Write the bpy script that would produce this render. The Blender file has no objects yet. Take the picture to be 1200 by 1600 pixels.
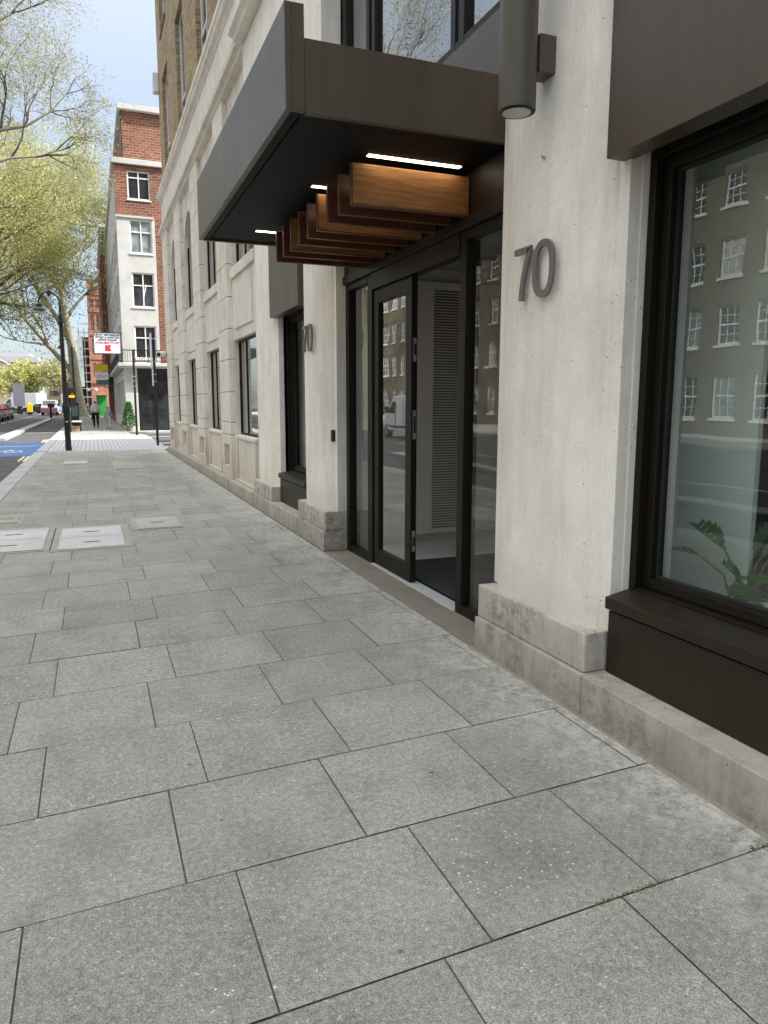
import bpy, bmesh, math, random
from mathutils import Vector, Matrix, noise
rnd = random.Random(7)
C = bpy.context.scene.collection
sc = bpy.context.scene
# ------------------------------------------------------------------ camera
H = 1.55
cam_d = bpy.data.cameras.new('camera'); cam = bpy.data.objects.new('camera', cam_d); C.objects.link(cam)
right = Vector((0.92961194, -0.3685376, 0.00129677)); down = Vector((-0.05328946, -0.13789919, -0.98901165)); fwd = Vector((0.36466681, 0.91932793, -0.1478319))
M = Matrix((right, -down, -fwd)).transposed().to_4x4(); M.translation = Vector((0, 0, H))
cam.matrix_world = M
cam_d.sensor_fit = 'VERTICAL'; cam_d.sensor_height = 24; cam_d.lens = 24 * 1140 / 1600; cam_d.clip_end = 3000; cam_d.clip_start = 0.05
sc.camera = cam
sc.render.resolution_x, sc.render.resolution_y = 768, 1024
# ------------------------------------------------------------------ light
w = bpy.data.worlds.new('World'); sc.world = w; w.use_nodes = True
nt = w.node_tree; bg = nt.nodes['Background']
sky = nt.nodes.new('ShaderNodeTexSky'); sky.sky_type = 'NISHITA'; sky.sun_disc = False
SUN_EL, SUN_AZ = math.radians(44), math.radians(114)      # azimuth clockwise from +Y
sky.sun_elevation = SUN_EL; sky.sun_rotation = SUN_AZ
sky.air_density = 0.8; sky.dust_density = 2.6; sky.ozone_density = 0.7; sky.altitude = 30
# thin high cloud over the blue: brighter towards the zenith, as an overcast dome is
_tc = nt.nodes.new('ShaderNodeTexCoord'); _sp = nt.nodes.new('ShaderNodeSeparateXYZ'); nt.links.new(_tc.outputs['Generated'], _sp.inputs[0])
_mr = nt.nodes.new('ShaderNodeMapRange'); _pw = nt.nodes.new('ShaderNodeMath'); _pw.operation = 'POWER'; _pw.use_clamp = True; _pw.inputs[1].default_value = 2.3; nt.links.new(_sp.outputs[2], _pw.inputs[0]); nt.links.new(_pw.outputs[0], _mr.inputs[0])
_mr.inputs[1].default_value = 0; _mr.inputs[2].default_value = 1; _mr.inputs[3].default_value = .34; _mr.inputs[4].default_value = 6.0
_vm = nt.nodes.new('ShaderNodeVectorMath'); _vm.operation = 'SCALE'; _vm.inputs[0].default_value = (1.46, 1.47, 1.36); nt.links.new(_mr.outputs[0], _vm.inputs['Scale'])
_mx = nt.nodes.new('ShaderNodeMix'); _mx.data_type = 'RGBA'; _mx.inputs[0].default_value = .6
nt.links.new(sky.outputs[0], _mx.inputs[6]); nt.links.new(_vm.outputs[0], _mx.inputs[7])
nt.links.new(_mx.outputs[2], bg.inputs[0]); bg.inputs[1].default_value = 0.15
sl = bpy.data.lights.new('sun', 'SUN'); sl.energy = 2.2; sl.angle = math.radians(0.5); sl.color = (1, .95, .87)
so = bpy.data.objects.new('sun', sl); C.objects.link(so)
sd = Vector((math.sin(SUN_AZ) * math.cos(SUN_EL), math.cos(SUN_AZ) * math.cos(SUN_EL), math.sin(SUN_EL)))
so.rotation_euler = sd.to_track_quat('Z', 'Y').to_euler()
sc.view_settings.view_transform = 'Standard'; sc.view_settings.look = 'None'; sc.view_settings.gamma = 1
sc.view_settings.exposure = 1.82
sc.cycles.max_bounces = 8; sc.cycles.transparent_max_bounces = 24

# ------------------------------------------------------------------ materials
def nodes(name):
    m = bpy.data.materials.new(name); m.use_nodes = True
    t = m.node_tree; return m, t, t.nodes['Principled BSDF']
def N(t, k, **kw):
    n = t.nodes.new(k)
    for a, b in kw.items(): setattr(n, a, b)
    return n
def ramp(t, fac, stops):
    r = N(t, 'ShaderNodeValToRGB'); e = r.color_ramp.elements
    e[0].position, e[0].color = stops[0][0], (*stops[0][1], 1)
    e[1].position, e[1].color = stops[1][0], (*stops[1][1], 1)
    for p, c in stops[2:]:
        x = e.new(p); x.color = (*c, 1)
    t.links.new(fac, r.inputs[0]); return r.outputs[0]
def noise_tex(t, vec, scale, detail=4, rough=.6, out=0):
    n = N(t, 'ShaderNodeTexNoise'); n.inputs['Scale'].default_value = scale; n.inputs['Detail'].default_value = detail; n.inputs['Roughness'].default_value = rough
    t.links.new(vec, n.inputs['Vector']); return n.outputs[out]
def mix(t, fac, a, b, mode='MIX'):
    m = N(t, 'ShaderNodeMix', data_type='RGBA', blend_type=mode)
    for sock, v in ((m.inputs[0], fac), (m.inputs[6], a), (m.inputs[7], b)):
        if isinstance(v, (int, float)): sock.default_value = v
        elif isinstance(v, tuple): sock.default_value = (*v, 1)
        else: t.links.new(v, sock)
    return m.outputs[2]
def math_(t, op, a, b=0.0):
    m = N(t, 'ShaderNodeMath', operation=op)
    for i, v in enumerate((a, b)):
        if isinstance(v, (int, float)): m.inputs[i].default_value = v
        else: t.links.new(v, m.inputs[i])
    return m.outputs[0]
def mapping(t, vec, scale):
    m = N(t, 'ShaderNodeMapping'); m.inputs['Scale'].default_value = scale; t.links.new(vec, m.inputs[0]); return m.outputs[0]
def pos(t): return N(t, 'ShaderNodeNewGeometry').outputs['Position']
def bump(t, b, h, strength=.3, dist=.01):
    n = N(t, 'ShaderNodeBump'); n.inputs['Strength'].default_value = strength; n.inputs['Distance'].default_value = dist
    t.links.new(h, n.inputs['Height']); t.links.new(n.outputs[0], b.inputs['Normal'])
def plain(name, col, rough=.6, metal=0, var=.12, scale=3, emit=None, estr=0, spec=.5):
    m, t, b = nodes(name)
    n = noise_tex(t, N(t, 'ShaderNodeTexCoord').outputs['Object'], scale, 5)
    lo = tuple(max(0, c * (1 - var)) for c in col); hi = tuple(min(1, c * (1 + var)) for c in col)
    t.links.new(ramp(t, n, [(.3, lo), (.7, hi)]), b.inputs['Base Color'])
    b.inputs['Roughness'].default_value = rough; b.inputs['Metallic'].default_value = metal
    b.inputs['Specular IOR Level'].default_value = spec
    if emit: b.inputs['Emission Color'].default_value = (*emit, 1); b.inputs['Emission Strength'].default_value = estr
    return m
def stone(name, base, stain, amt=.5, streak=1.0, spots=True, sc_=1.0, low=None):
    m, t, b = nodes(name); p = pos(t)
    big = noise_tex(t, p, 1.3 * sc_, 6, .65)
    col = ramp(t, big, [(.3, tuple(c * .80 for c in base)), (.6, base)])
    st = noise_tex(t, mapping(t, p, (5, 5, .55)), 1.6, 6, .7)
    sf = math_(t, 'MULTIPLY', ramp(t, st, [(.47, (0, 0, 0)), (.72, (1, 1, 1))]), amt * streak)
    col = mix(t, sf, col, stain)
    md = noise_tex(t, p, 13, 8, .85)
    lf = noise_tex(t, p, 2.2, 4, .6)
    col = mix(t, math_(t, 'MULTIPLY', math_(t, 'MULTIPLY', ramp(t, md, [(.46, (0, 0, 0)), (.60, (1, 1, 1))]), ramp(t, lf, [(.42, (.15, .15, .15)), (.58, (1, 1, 1))])), min(1, amt * amt * 1.15)), col, stain)
    fine = noise_tex(t, p, 130, 4, .85)
    col = mix(t, .9, col, ramp(t, fine, [(.36, (.86, .86, .86)), (.6, (1.08, 1.08, 1.08))]), 'MULTIPLY')
    if low:      # rain-splash grime near the pavement with a ragged upper limit
        z = N(t, 'ShaderNodeSeparateXYZ'); t.links.new(p, z.inputs[0])
        zz = math_(t, 'ADD', z.outputs[2], math_(t, 'MULTIPLY', noise_tex(t, p, 7, 5, .7), -.35))
        g = N(t, 'ShaderNodeMapRange'); g.inputs[1].default_value = -.2; g.inputs[2].default_value = low; g.inputs[3].default_value = .75; g.inputs[4].default_value = 0
        t.links.new(zz, g.inputs[0]); col = mix(t, g.outputs[0], col, stain)
    if spots:
        v = N(t, 'ShaderNodeTexVoronoi'); v.inputs['Scale'].default_value = 16; v.inputs['Randomness'].default_value = 1; t.links.new(p, v.inputs['Vector'])
        col = mix(t, ramp(t, v.outputs['Distance'], [(.045, (1, 1, 1)), (.07, (0, 0, 0))]), col, tuple(c * .3 for c in stain))
    t.links.new(col, b.inputs['Base Color']); b.inputs['Roughness'].default_value = .88
    bump(t, b, fine, .35, .004)
    return m
def brick(name, c1, c2, mortar, bw=.225, bh=.075, rough=.9):
    m, t, b = nodes(name); p = pos(t)
    s = N(t, 'ShaderNodeSeparateXYZ'); t.links.new(p, s.inputs[0])
    c = N(t, 'ShaderNodeCombineXYZ'); t.links.new(math_(t, 'ADD', s.outputs[0], s.outputs[1]), c.inputs[0]); t.links.new(s.outputs[2], c.inputs[1])
    br = N(t, 'ShaderNodeTexBrick'); br.inputs['Scale'].default_value = 1; br.inputs['Brick Width'].default_value = bw; br.inputs['Row Height'].default_value = bh
    br.inputs['Mortar Size'].default_value = .008; br.inputs['Mortar Smooth'].default_value = .3; br.inputs['Bias'].default_value = 0
    br.inputs['Color1'].default_value = (*c1, 1); br.inputs['Color2'].default_value = (*c2, 1); br.inputs['Mortar'].default_value = (*mortar, 1)
    t.links.new(c.outputs[0], br.inputs['Vector'])
    n = noise_tex(t, p, 1.1, 6, .7); n2 = noise_tex(t, p, 14, 3)
    col = mix(t, .8, br.outputs[0], ramp(t, n, [(.3, (.72, .72, .72)), (.7, (1.1, 1.08, 1.05))]), 'MULTIPLY')
    col = mix(t, .7, col, ramp(t, n2, [(.3, (.75, .75, .75)), (.7, (1.1, 1.1, 1.1))]), 'MULTIPLY')
    t.links.new(col, b.inputs['Base Color']); b.inputs['Roughness'].default_value = rough
    bump(t, b, br.outputs[1], -.4, .01); return m
def slab_mat(name, base, dark, joints=True):
    m, t, b = nodes(name); p = pos(t)
    a = N(t, 'ShaderNodeAttribute'); a.attribute_name = 'slab'
    col = mix(t, a.outputs['Fac'], base, tuple(c * .83 for c in base))
    big = noise_tex(t, p, 1.6, 6, .65)
    col = mix(t, .8, col, ramp(t, big, [(.3, (.8, .8, .79)), (.68, (1.06, 1.06, 1.06))]), 'MULTIPLY')
    # worn patches where the aggregate shows
    pn = noise_tex(t, mapping(t, p, (1, 1.4, 1)), 1.15, 3, .55)
    worn = ramp(t, pn, [(.55, (0, 0, 0)), (.62, (1, 1, 1))])
    col = mix(t, math_(t, 'MULTIPLY', worn, .27), col, dark)
    f1 = noise_tex(t, p, 190, 4, .95)
    col = mix(t, 1, col, ramp(t, f1, [(.40, (.42, .42, .42)), (.58, (1.32, 1.32, 1.31))]), 'MULTIPLY')
    f2 = noise_tex(t, p, 42, 4, .8)
    col = mix(t, 1, col, ramp(t, f2, [(.36, (.72, .72, .72)), (.62, (1.14, 1.14, 1.14))]), 'MULTIPLY')
    bt = noise_tex(t, p, 3.3, 5, .7); col = mix(t, 1, col, ramp(t, bt, [(.38, (.88, .88, .87)), (.5, (1, 1, 1)), (.7, (1.05, 1.05, 1.04))]), 'MULTIPLY')
    v = N(t, 'ShaderNodeTexVoronoi'); v.inputs['Scale'].default_value = 55; t.links.new(p, v.inputs['Vector'])
    cut = noise_tex(t, p, 23, 2)
    fl = math_(t, 'MULTIPLY', ramp(t, v.outputs['Distance'], [(.17, (1, 1, 1)), (.27, (0, 0, 0))]), ramp(t, cut, [(.5, (0, 0, 0)), (.58, (1, 1, 1))]))
    fl = math_(t, 'MULTIPLY', fl, math_(t, 'ADD', math_(t, 'MULTIPLY', worn, .5), .4))
    col = mix(t, fl, col, (.85, .85, .80))
    v3 = N(t, 'ShaderNodeTexVoronoi'); v3.inputs['Scale'].default_value = 120; t.links.new(mapping(t, p, (1, 1, .3)), v3.inputs['Vector'])
    col = mix(t, math_(t, 'MULTIPLY', ramp(t, v3.outputs['Distance'], [(.1, (1, 1, 1)), (.2, (0, 0, 0))]), .45), col, (.05, .05, .05))
    # trodden gum and drips
    v2 = N(t, 'ShaderNodeTexVoronoi'); v2.inputs['Scale'].default_value = 3.6; t.links.new(p, v2.inputs['Vector'])
    col = mix(t, math_(t, 'MULTIPLY', ramp(t, v2.outputs['Distance'], [(.032, (1, 1, 1)), (.045, (0, 0, 0))]), .55), col, (.05, .05, .045))
    v4 = N(t, 'ShaderNodeTexVoronoi'); v4.inputs['Scale'].default_value = 3.1; t.links.new(p, v4.inputs['Vector'])
    col = mix(t, math_(t, 'MULTIPLY', ramp(t, v4.outputs['Distance'], [(.02, (1, 1, 1)), (.035, (0, 0, 0))]), .5), col, (.6, .6, .56))
    # pale lime bloom along the wall
    s = N(t, 'ShaderNodeSeparateXYZ'); t.links.new(p, s.inputs[0])
    wx = math_(t, 'ADD', s.outputs[0], math_(t, 'MULTIPLY', math_(t, 'SUBTRACT', noise_tex(t, p, 2.6, 5, .7), .5), 1.3))
    g = N(t, 'ShaderNodeMapRange'); g.inputs[1].default_value = 1.6; g.inputs[2].default_value = 2.25; g.inputs[3].default_value = 0; g.inputs[4].default_value = .68
    t.links.new(wx, g.inputs[0])
    bl = math_(t, 'MULTIPLY', g.outputs[0], ramp(t, noise_tex(t, p, 13, 6, .8), [(.4, (0, 0, 0)), (.62, (1, 1, 1))]))
    col = mix(t, bl, col, (.74, .72, .66))
    t.links.new(col, b.inputs['Base Color']); b.inputs['Roughness'].default_value = .82
    bump(t, b, f1, .5, .003); return m
def glass(name, tint=(.84, .89, .87), f0=.10, rough=.0):
    m = bpy.data.materials.new(name); m.use_nodes = True; t = m.node_tree; t.nodes.clear()
    o = N(t, 'ShaderNodeOutputMaterial'); mx = N(t, 'ShaderNodeMixShader'); tr = N(t, 'ShaderNodeBsdfTransparent'); gl = N(t, 'ShaderNodeBsdfGlossy')
    ge = N(t, 'ShaderNodeNewGeometry'); dt = N(t, 'ShaderNodeVectorMath', operation='DOT_PRODUCT'); t.links.new(ge.outputs['Normal'], dt.inputs[0]); t.links.new(ge.outputs['Incoming'], dt.inputs[1])
    fac = math_(t, 'ADD', math_(t, 'MULTIPLY', math_(t, 'POWER', math_(t, 'SUBTRACT', 1.0, math_(t, 'ABSOLUTE', dt.outputs['Value'])), 5.0), 1 - f0), f0)
    tr.inputs[0].default_value = (*tint, 1); gl.inputs['Roughness'].default_value = rough; gl.inputs['Color'].default_value = (.95, .97, .96, 1)
    n = noise_tex(t, N(t, 'ShaderNodeTexCoord').outputs['Object'], 1.2, 2)
    bm = N(t, 'ShaderNodeBump'); bm.inputs['Strength'].default_value = .09; bm.inputs['Distance'].default_value = .02; t.links.new(n, bm.inputs['Height'])
    t.links.new(bm.outputs[0], gl.inputs['Normal'])
    t.links.new(fac, mx.inputs[0]); t.links.new(tr.outputs[0], mx.inputs[1]); t.links.new(gl.outputs[0], mx.inputs[2]); t.links.new(mx.outputs[0], o.inputs[0])
    return m
def darkglass(name, col=(.03, .035, .04), rough=.06):
    m, t, b = nodes(name); n = noise_tex(t, N(t, 'ShaderNodeTexCoord').outputs['Object'], 1.7, 3)
    t.links.new(ramp(t, n, [(.35, tuple(c * .5 for c in col)), (.7, tuple(c * 1.6 for c in col))]), b.inputs['Base Color'])
    b.inputs['Roughness'].default_value = rough; b.inputs['IOR'].default_value = 1.7; return m
def bronze(name, col=(.070, .054, .038), rough=.36, spec=.5):
    m, t, b = nodes(name); p = N(t, 'ShaderNodeTexCoord').outputs['Object']
    n = noise_tex(t, mapping(t, p, (6, 6, .6)), 2.2, 6, .7)
    t.links.new(ramp(t, n, [(.35, tuple(c * .88 for c in col)), (.7, tuple(c * 1.15 for c in col))]), b.inputs['Base Color'])
    t.links.new(math_(t, 'ADD', math_(t, 'MULTIPLY', noise_tex(t, p, 3, 6, .7), .18), rough - .09), b.inputs['Roughness'])
    b.inputs['Specular IOR Level'].default_value = spec; b.inputs['Specular Tint'].default_value = (1, .93, .84, 1); return m
def wood(name, c1, c2):
    m, t, b = nodes(name); p = N(t, 'ShaderNodeTexCoord').outputs['Object']
    n = noise_tex(t, mapping(t, p, (2.2, 40, 26)), 2.0, 6, .65)
    n2 = noise_tex(t, p, 1.5, 2)
    col = mix(t, .6, ramp(t, n, [(.35, c1), (.66, c2)]), ramp(t, n2, [(.3, (.8, .8, .8)), (.7, (1.1, 1.1, 1.1))]), 'MULTIPLY')
    t.links.new(col, b.inputs['Base Color']); b.inputs['Roughness'].default_value = .45; return m
def leafmat(name, a, b_):
    m, t, b = nodes(name)
    oi = N(t, 'ShaderNodeAttribute'); oi.attribute_name = 'lf'
    t.links.new(mix(t, oi.outputs['Fac'], a, b_), b.inputs['Base Color']); b.inputs['Roughness'].default_value = .6
    b.inputs['Transmission Weight'].default_value = 0
    o = t.nodes['Material Output']; tl = N(t, 'ShaderNodeBsdfTranslucent'); t.links.new(mix(t, oi.outputs['Fac'], a, b_), tl.inputs[0])
    mx = N(t, 'ShaderNodeMixShader'); mx.inputs[0].default_value = .45; t.links.new(b.outputs[0], mx.inputs[1]); t.links.new(tl.outputs[0], mx.inputs[2]); t.links.new(mx.outputs[0], o.inputs[0])
    return m
MT = dict(
    stone=stone('portland_stone', (.95, .90, .81), (.52, .46, .38), .34, 1.0, low=.55),
    stone_far=stone('portland_stone_weathered', (.86, .80, .70), (.44, .385, .30), .42, 1.3, spots=False, low=.9),
    plinth=stone('plinth_stone', (.76, .71, .63), (.20, .175, .13), .85, .75, low=.42),
    groove=plain('stone_joint', (.16, .14, .12), .95),
    threshold=stone('threshold_stone', (.30, .265, .21), (.14, .12, .09), .6, .4),
    brickb=brick('london_stock_brick', (.48, .34, .17), (.24, .165, .085), (.42, .36, .26)),
    brickr=brick('red_brick', (.30, .125, .07), (.17, .07, .045), (.46, .38, .33), .36, .14),
    brickdark=brick('dark_red_brick', (.20, .055, .04), (.14, .04, .035), (.2, .15, .13)),
    terracotta=brick('terracotta', (.52, .25, .19), (.40, .18, .14), (.6, .27, .18), .4, .25),
    brickbrown=brick('brown_brick', (.19, .145, .09), (.13, .10, .065), (.2, .17, .13)),
    render=stone('white_render', (.60, .60, .575), (.45, .44, .42), .3, 1, spots=False),
    slab=slab_mat('paving_slab', (.415, .408, .37), (.22, .218, .20)),
    joint=plain('paving_joint', (.10, .095, .083), .95, var=.4, scale=30),
    asphalt=plain('asphalt', (.075, .075, .078), .9, var=.35, scale=2.2),
    kerb=stone('granite_kerb', (.45, .45, .44), (.22, .22, .21), .4, .5, spots=False),
    setts=None, white_paint=plain('road_white', (.62, .62, .58), .8, var=.2, scale=12), yellow_paint=plain('road_yellow', (.7, .62, .38), .8),
    blue_paint=plain('cycle_blue', (.075, .165, .36), .85, var=.2, scale=5),
    bronze=bronze('bronze_metal'), bronze_shaded=bronze('shaded_bronze', (.021, .016, .010), .45, .35), bronze_dark=bronze('bronze_frame', (.010, .0078, .0052), .48, .28), olive=bronze('olive_lamp_metal', (.085, .078, .058), .42),
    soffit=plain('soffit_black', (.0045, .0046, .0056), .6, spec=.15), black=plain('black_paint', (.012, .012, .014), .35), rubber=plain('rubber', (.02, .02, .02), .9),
    glass=glass('window_glass', f0=.095), glass_door=glass('door_glass', f0=.24), glass_hi=glass('window_glass_coated', (.72, .8, .78), .34), darkglass=darkglass('dark_pane'), paleglass=darkglass('pale_pane', (.22, .26, .28), .1),
    wood=wood('oak_baffle', (.21, .088, .024), (.38, .175, .052)), wood_dark=wood('dark_baffle', (.085, .027, .011), (.14, .048, .018)),
    led=plain('led_strip', (.9, .88, .8), .5, emit=(1, .86, .66), estr=3.4),
    lens=plain('lamp_lens', (.42, .46, .44), .25), steel=plain('steel', (.55, .55, .56), .35, .9), white=plain('white_paint', (.8, .8, .8), .45, var=.04),
    wallin=plain('interior_wall', (.74, .70, .64), .7, var=.04), panelin=plain('grille_panel', (.84, .76, .66), .5, var=.03), floorin=plain('interior_tile', (.7, .69, .66), .35),
    ceil=plain('interior_ceiling', (.4, .39, .37), .8), brownin=plain('interior_brown', (.07, .05, .035), .6), frost=plain('frosted_panel', (.78, .87, .83), .5, var=.03),
    numeral=plain('numeral_metal', (.17, .165, .155), .4, .3), concrete_lid=stone('lid_concrete', (.58, .58, .57), (.38, .37, .35), .35, .3, spots=True), tanmortar=stone('tan_mortar', (.40, .375, .32), (.26, .24, .20), .4, .3, spots=False), pinklid=stone('pink_lid', (.47, .44, .43), (.3, .27, .26), .4, .3, spots=False),
    bark=stone('plane_bark', (.34, .32, .24), (.13, .11, .07), 1.0, .3, spots=False, sc_=1.2), twig=plain('twig', (.09, .075, .055), .9),
    leaf=leafmat('spring_leaf', (.50, .50, .20), (.32, .33, .13)), leaf2=leafmat('fresh_leaf', (.56, .55, .22), (.36, .37, .14)), leafdark=leafmat('dark_leaf', (.09, .24, .06), (.04, .12, .03)), leafred=leafmat('bud_leaf', (.46, .46, .20), (.27, .26, .13)),
    skin=plain('skin', (.35, .2, .14), .6), hair=plain('dark_hair', (.02, .015, .012), .7), hoodw=plain('cream_hoodie', (.62, .58, .58), .9), hoodg=plain('grey_hoodie', (.38, .38, .42), .9), shorts=plain('black_cloth', (.012, .012, .014), .9), jeans=plain('navy_cloth', (.03, .04, .09), .9), greyjog=plain('pale_grey_cloth', (.5, .5, .55), .9),
    vanwhite=plain('van_paint', (.75, .77, .8), .25, var=.02), carblack=plain('car_black', (.02, .022, .026), .2), carred=plain('car_red', (.5, .03, .04), .25), cargrey=plain('car_grey', (.16, .17, .19), .25), carblue=plain('car_blue', (.18, .27, .45), .25), pink=plain('pink_trim', (.75, .25, .38), .5), tail=plain('tail_lamp', (.6, .02, .02), .3, emit=(1, .05, .03), estr=.6), bluedot=plain('blue_roundel', (.03, .13, .5), .4), yellow=plain('yellow_plastic', (.75, .5, .02), .5), green=plain('green_hoarding', (.03, .33, .07), .6), tan=plain('cardboard_tan', (.4, .25, .15), .8), net=plain('scaffold_sheet', (.42, .5, .53), .7), signwhite=plain('sign_white', (.72, .78, .86), .5, var=.03), ink=plain('sign_ink', (.05, .07, .1), .6), inkred=plain('sign_red', (.6, .03, .05), .6),
    alu=plain('mill_aluminium', (.6, .62, .63), .45), matrib=plain('mat_rib', (.07, .07, .07), .8), moss=plain('moss', (.16, .17, .04), .95, var=.4, scale=40), greyconc=plain('grey_concrete', (.36, .37, .40), .8), teal=plain('teal_box', (.08, .16, .16), .5), lightb=plain('light_box', (.8, .8, .78), .4))
def setts_mat():
    m, t, b = nodes('granite_setts'); p = pos(t)
    br = N(t, 'ShaderNodeTexBrick'); br.inputs['Scale'].default_value = 1; br.inputs['Brick Width'].default_value = .14; br.inputs['Row Height'].default_value = .28
    br.offset = 0.0; br.inputs['Mortar Size'].default_value = .012
    br.inputs['Color1'].default_value = (.50, .50, .52, 1); br.inputs['Color2'].default_value = (.42, .42, .44, 1); br.inputs['Mortar'].default_value = (.2, .2, .23, 1)
    t.links.new(p, br.inputs['Vector']); t.links.new(br.outputs[0], b.inputs['Base Color']); b.inputs['Roughness'].default_value = .85; return m
MT['setts'] = setts_mat()

# ------------------------------------------------------------------ mesh helpers
ORG = {}
class MB:
    def __init__(s): s.v = []; s.f = []; s.a = []
    def each(s, name, mat, parent, **k):
        """one object per separate piece"""
        par = list(range(len(s.v)))
        def fd(i):
            while par[i] != i: par[i] = par[par[i]]; i = par[i]
            return i
        for f in s.f:
            for i in f[1:]: par[fd(i)] = fd(f[0])
        gr = {}
        for f in s.f: gr.setdefault(fd(f[0]), []).append(f)
        out = []
        for fs in gr.values():
            ids = sorted({i for f in fs for i in f}); mp = {i: n for n, i in enumerate(ids)}
            m = MB(); m.v = [s.v[i] for i in ids]; m.f = [tuple(mp[i] for i in f) for f in fs]; out.append(m.build(name, mat, parent, **k))
        return out
    def quad(s, *p):
        n = len(s.v); s.v += [tuple(q) for q in p]; s.f.append(tuple(range(n, n + len(p)))); return s
    def box(s, x0, x1, y0, y1, z0, z1):
        if x0 > x1: x0, x1 = x1, x0
        if y0 > y1: y0, y1 = y1, y0
        n = len(s.v); s.v += [(x, y, z) for z in (z0, z1) for y in (y0, y1) for x in (x0, x1)]
        for q in ((0, 2, 3, 1), (4, 5, 7, 6), (0, 1, 5, 4), (2, 6, 7, 3), (0, 4, 6, 2), (1, 3, 7, 5)): s.f.append(tuple(n + i for i in q))
        return s
    def prism(s, pts, a0, a1, axis='z'):
        """pts 2D polygon extruded along axis: z -> (x,y); x -> (y,z); y -> (x,z)"""
        n = len(s.v); k = len(pts)
        def P(p, a): return (p[0], p[1], a) if axis == 'z' else ((a, p[0], p[1]) if axis == 'x' else (p[0], a, p[1]))
        s.v += [P(p, a0) for p in pts] + [P(p, a1) for p in pts]
        s.f.append(tuple(range(n + k - 1, n - 1, -1))); s.f.append(tuple(range(n + k, n + 2 * k)))
        for i in range(k): j = (i + 1) % k; s.f.append((n + i, n + j, n + k + j, n + k + i))
        return s
    def tube(s, pts, rad, k=8, cap=True):
        pts = [Vector(p) for p in pts]
        if isinstance(rad, (int, float)): rad = [rad] * len(pts)
        n = len(s.v); up = None
        for i, p in enumerate(pts):
            d = (pts[min(i + 1, len(pts) - 1)] - pts[max(i - 1, 0)])
            d = d.normalized() if d.length > 1e-9 else Vector((0, 0, 1))
            if up is None: up = Vector((1, 0, 0)) if abs(d.x) < .8 else Vector((0, 1, 0))
            a = (up - d * up.dot(d)).normalized(); b = d.cross(a); up = a
            for j in range(k):
                t = 2 * math.pi * j / k; s.v.append(tuple(p + (a * math.cos(t) + b * math.sin(t)) * rad[i]))
        for i in range(len(pts) - 1):
            for j in range(k):
                j2 = (j + 1) % k; s.f.append((n + i * k + j, n + i * k + j2, n + (i + 1) * k + j2, n + (i + 1) * k + j))
        if cap: s.f.append(tuple(n + j for j in range(k - 1, -1, -1))); s.f.append(tuple(n + (len(pts) - 1) * k + j for j in range(k)))
        return s
    def lathe(s, cx, cy, prof, k=20):
        n = len(s.v)
        for r, z in prof:
            for j in range(k): t = 2 * math.pi * j / k; s.v.append((cx + r * math.cos(t), cy + r * math.sin(t), z))
        for i in range(len(prof) - 1):
            for j in range(k): j2 = (j + 1) % k; s.f.append((n + i * k + j, n + i * k + j2, n + (i + 1) * k + j2, n + (i + 1) * k + j))
        s.f.append(tuple(n + j for j in range(k - 1, -1, -1))); s.f.append(tuple(n + (len(prof) - 1) * k + j for j in range(k))); return s
    def wall(s, axis, f, th, u0, u1, z0, z1, holes):
        """wall sheet with thickness and openings. axis 'x': front at x=f, u=y ; axis 'y': front at y=f, u=x. th goes to +"""
        us = sorted({u0, u1, *[h[0] for h in holes], *[h[1] for h in holes]}); us = [u for u in us if u0 <= u <= u1]
        zs = sorted({z0, z1, *[h[2] for h in holes], *[h[3] for h in holes]}); zs = [z for z in zs if z0 <= z <= z1]
        def solid(i, j):
            if i < 0 or j < 0 or i >= len(us) - 1 or j >= len(zs) - 1: return False
            u, z = (us[i] + us[i + 1]) / 2, (zs[j] + zs[j + 1]) / 2
            return not any(h[0] < u < h[1] and h[2] < z < h[3] for h in holes)
        P = (lambda u, a, z: (f + a, u, z)) if axis == 'x' else (lambda u, a, z: (u, f + a, z))
        for i in range(len(us) - 1):
            for j in range(len(zs) - 1):
                if not solid(i, j): continue
                a, b, c, d = us[i], us[i + 1], zs[j], zs[j + 1]
                s.quad(P(a, 0, c), P(b, 0, c), P(b, 0, d), P(a, 0, d)); s.quad(P(a, th, c), P(a, th, d), P(b, th, d), P(b, th, c))
                if not solid(i - 1, j): s.quad(P(a, 0, c), P(a, 0, d), P(a, th, d), P(a, th, c))
                if not solid(i + 1, j): s.quad(P(b, 0, c), P(b, th, c), P(b, th, d), P(b, 0, d))
                if not solid(i, j - 1): s.quad(P(a, 0, c), P(a, th, c), P(b, th, c), P(b, 0, c))
                if not solid(i, j + 1): s.quad(P(a, 0, d), P(b, 0, d), P(b, th, d), P(a, th, d))
        return s
    def profile(s, pts, y0, y1): return s.prism(pts, y0, y1, 'y')   # (x,z) outline along y
    def build(s, name, mat, parent=None, smooth=False, bevel=0, attr=None, org=None, fixn=True):
        if org is None: org = ORG.get(parent.name, (0, 0, 0)) if parent else (0, 0, 0)
        me = bpy.data.meshes.new(name); me.from_pydata([(x - org[0], y - org[1], z - org[2]) for x, y, z in s.v], [], s.f)
        me.materials.append(MT[mat] if isinstance(mat, str) else mat)
        if attr:
            at = me.attributes.new(attr, 'FLOAT', 'FACE'); at.data.foreach_set('value', s.a)
        if fixn:
            bm = bmesh.new(); bm.from_mesh(me)
            if smooth or bevel: bmesh.ops.remove_doubles(bm, verts=bm.verts, dist=1e-5)
            bmesh.ops.recalc_face_normals(bm, faces=bm.faces); bm.to_mesh(me); bm.free()
        o = bpy.data.objects.new(name, me); C.objects.link(o)
        if parent: o.parent = parent
        else: o.location = org
        ORG[o.name] = org
        if smooth: me.polygons.foreach_set('use_smooth', [True] * len(me.polygons))
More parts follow.
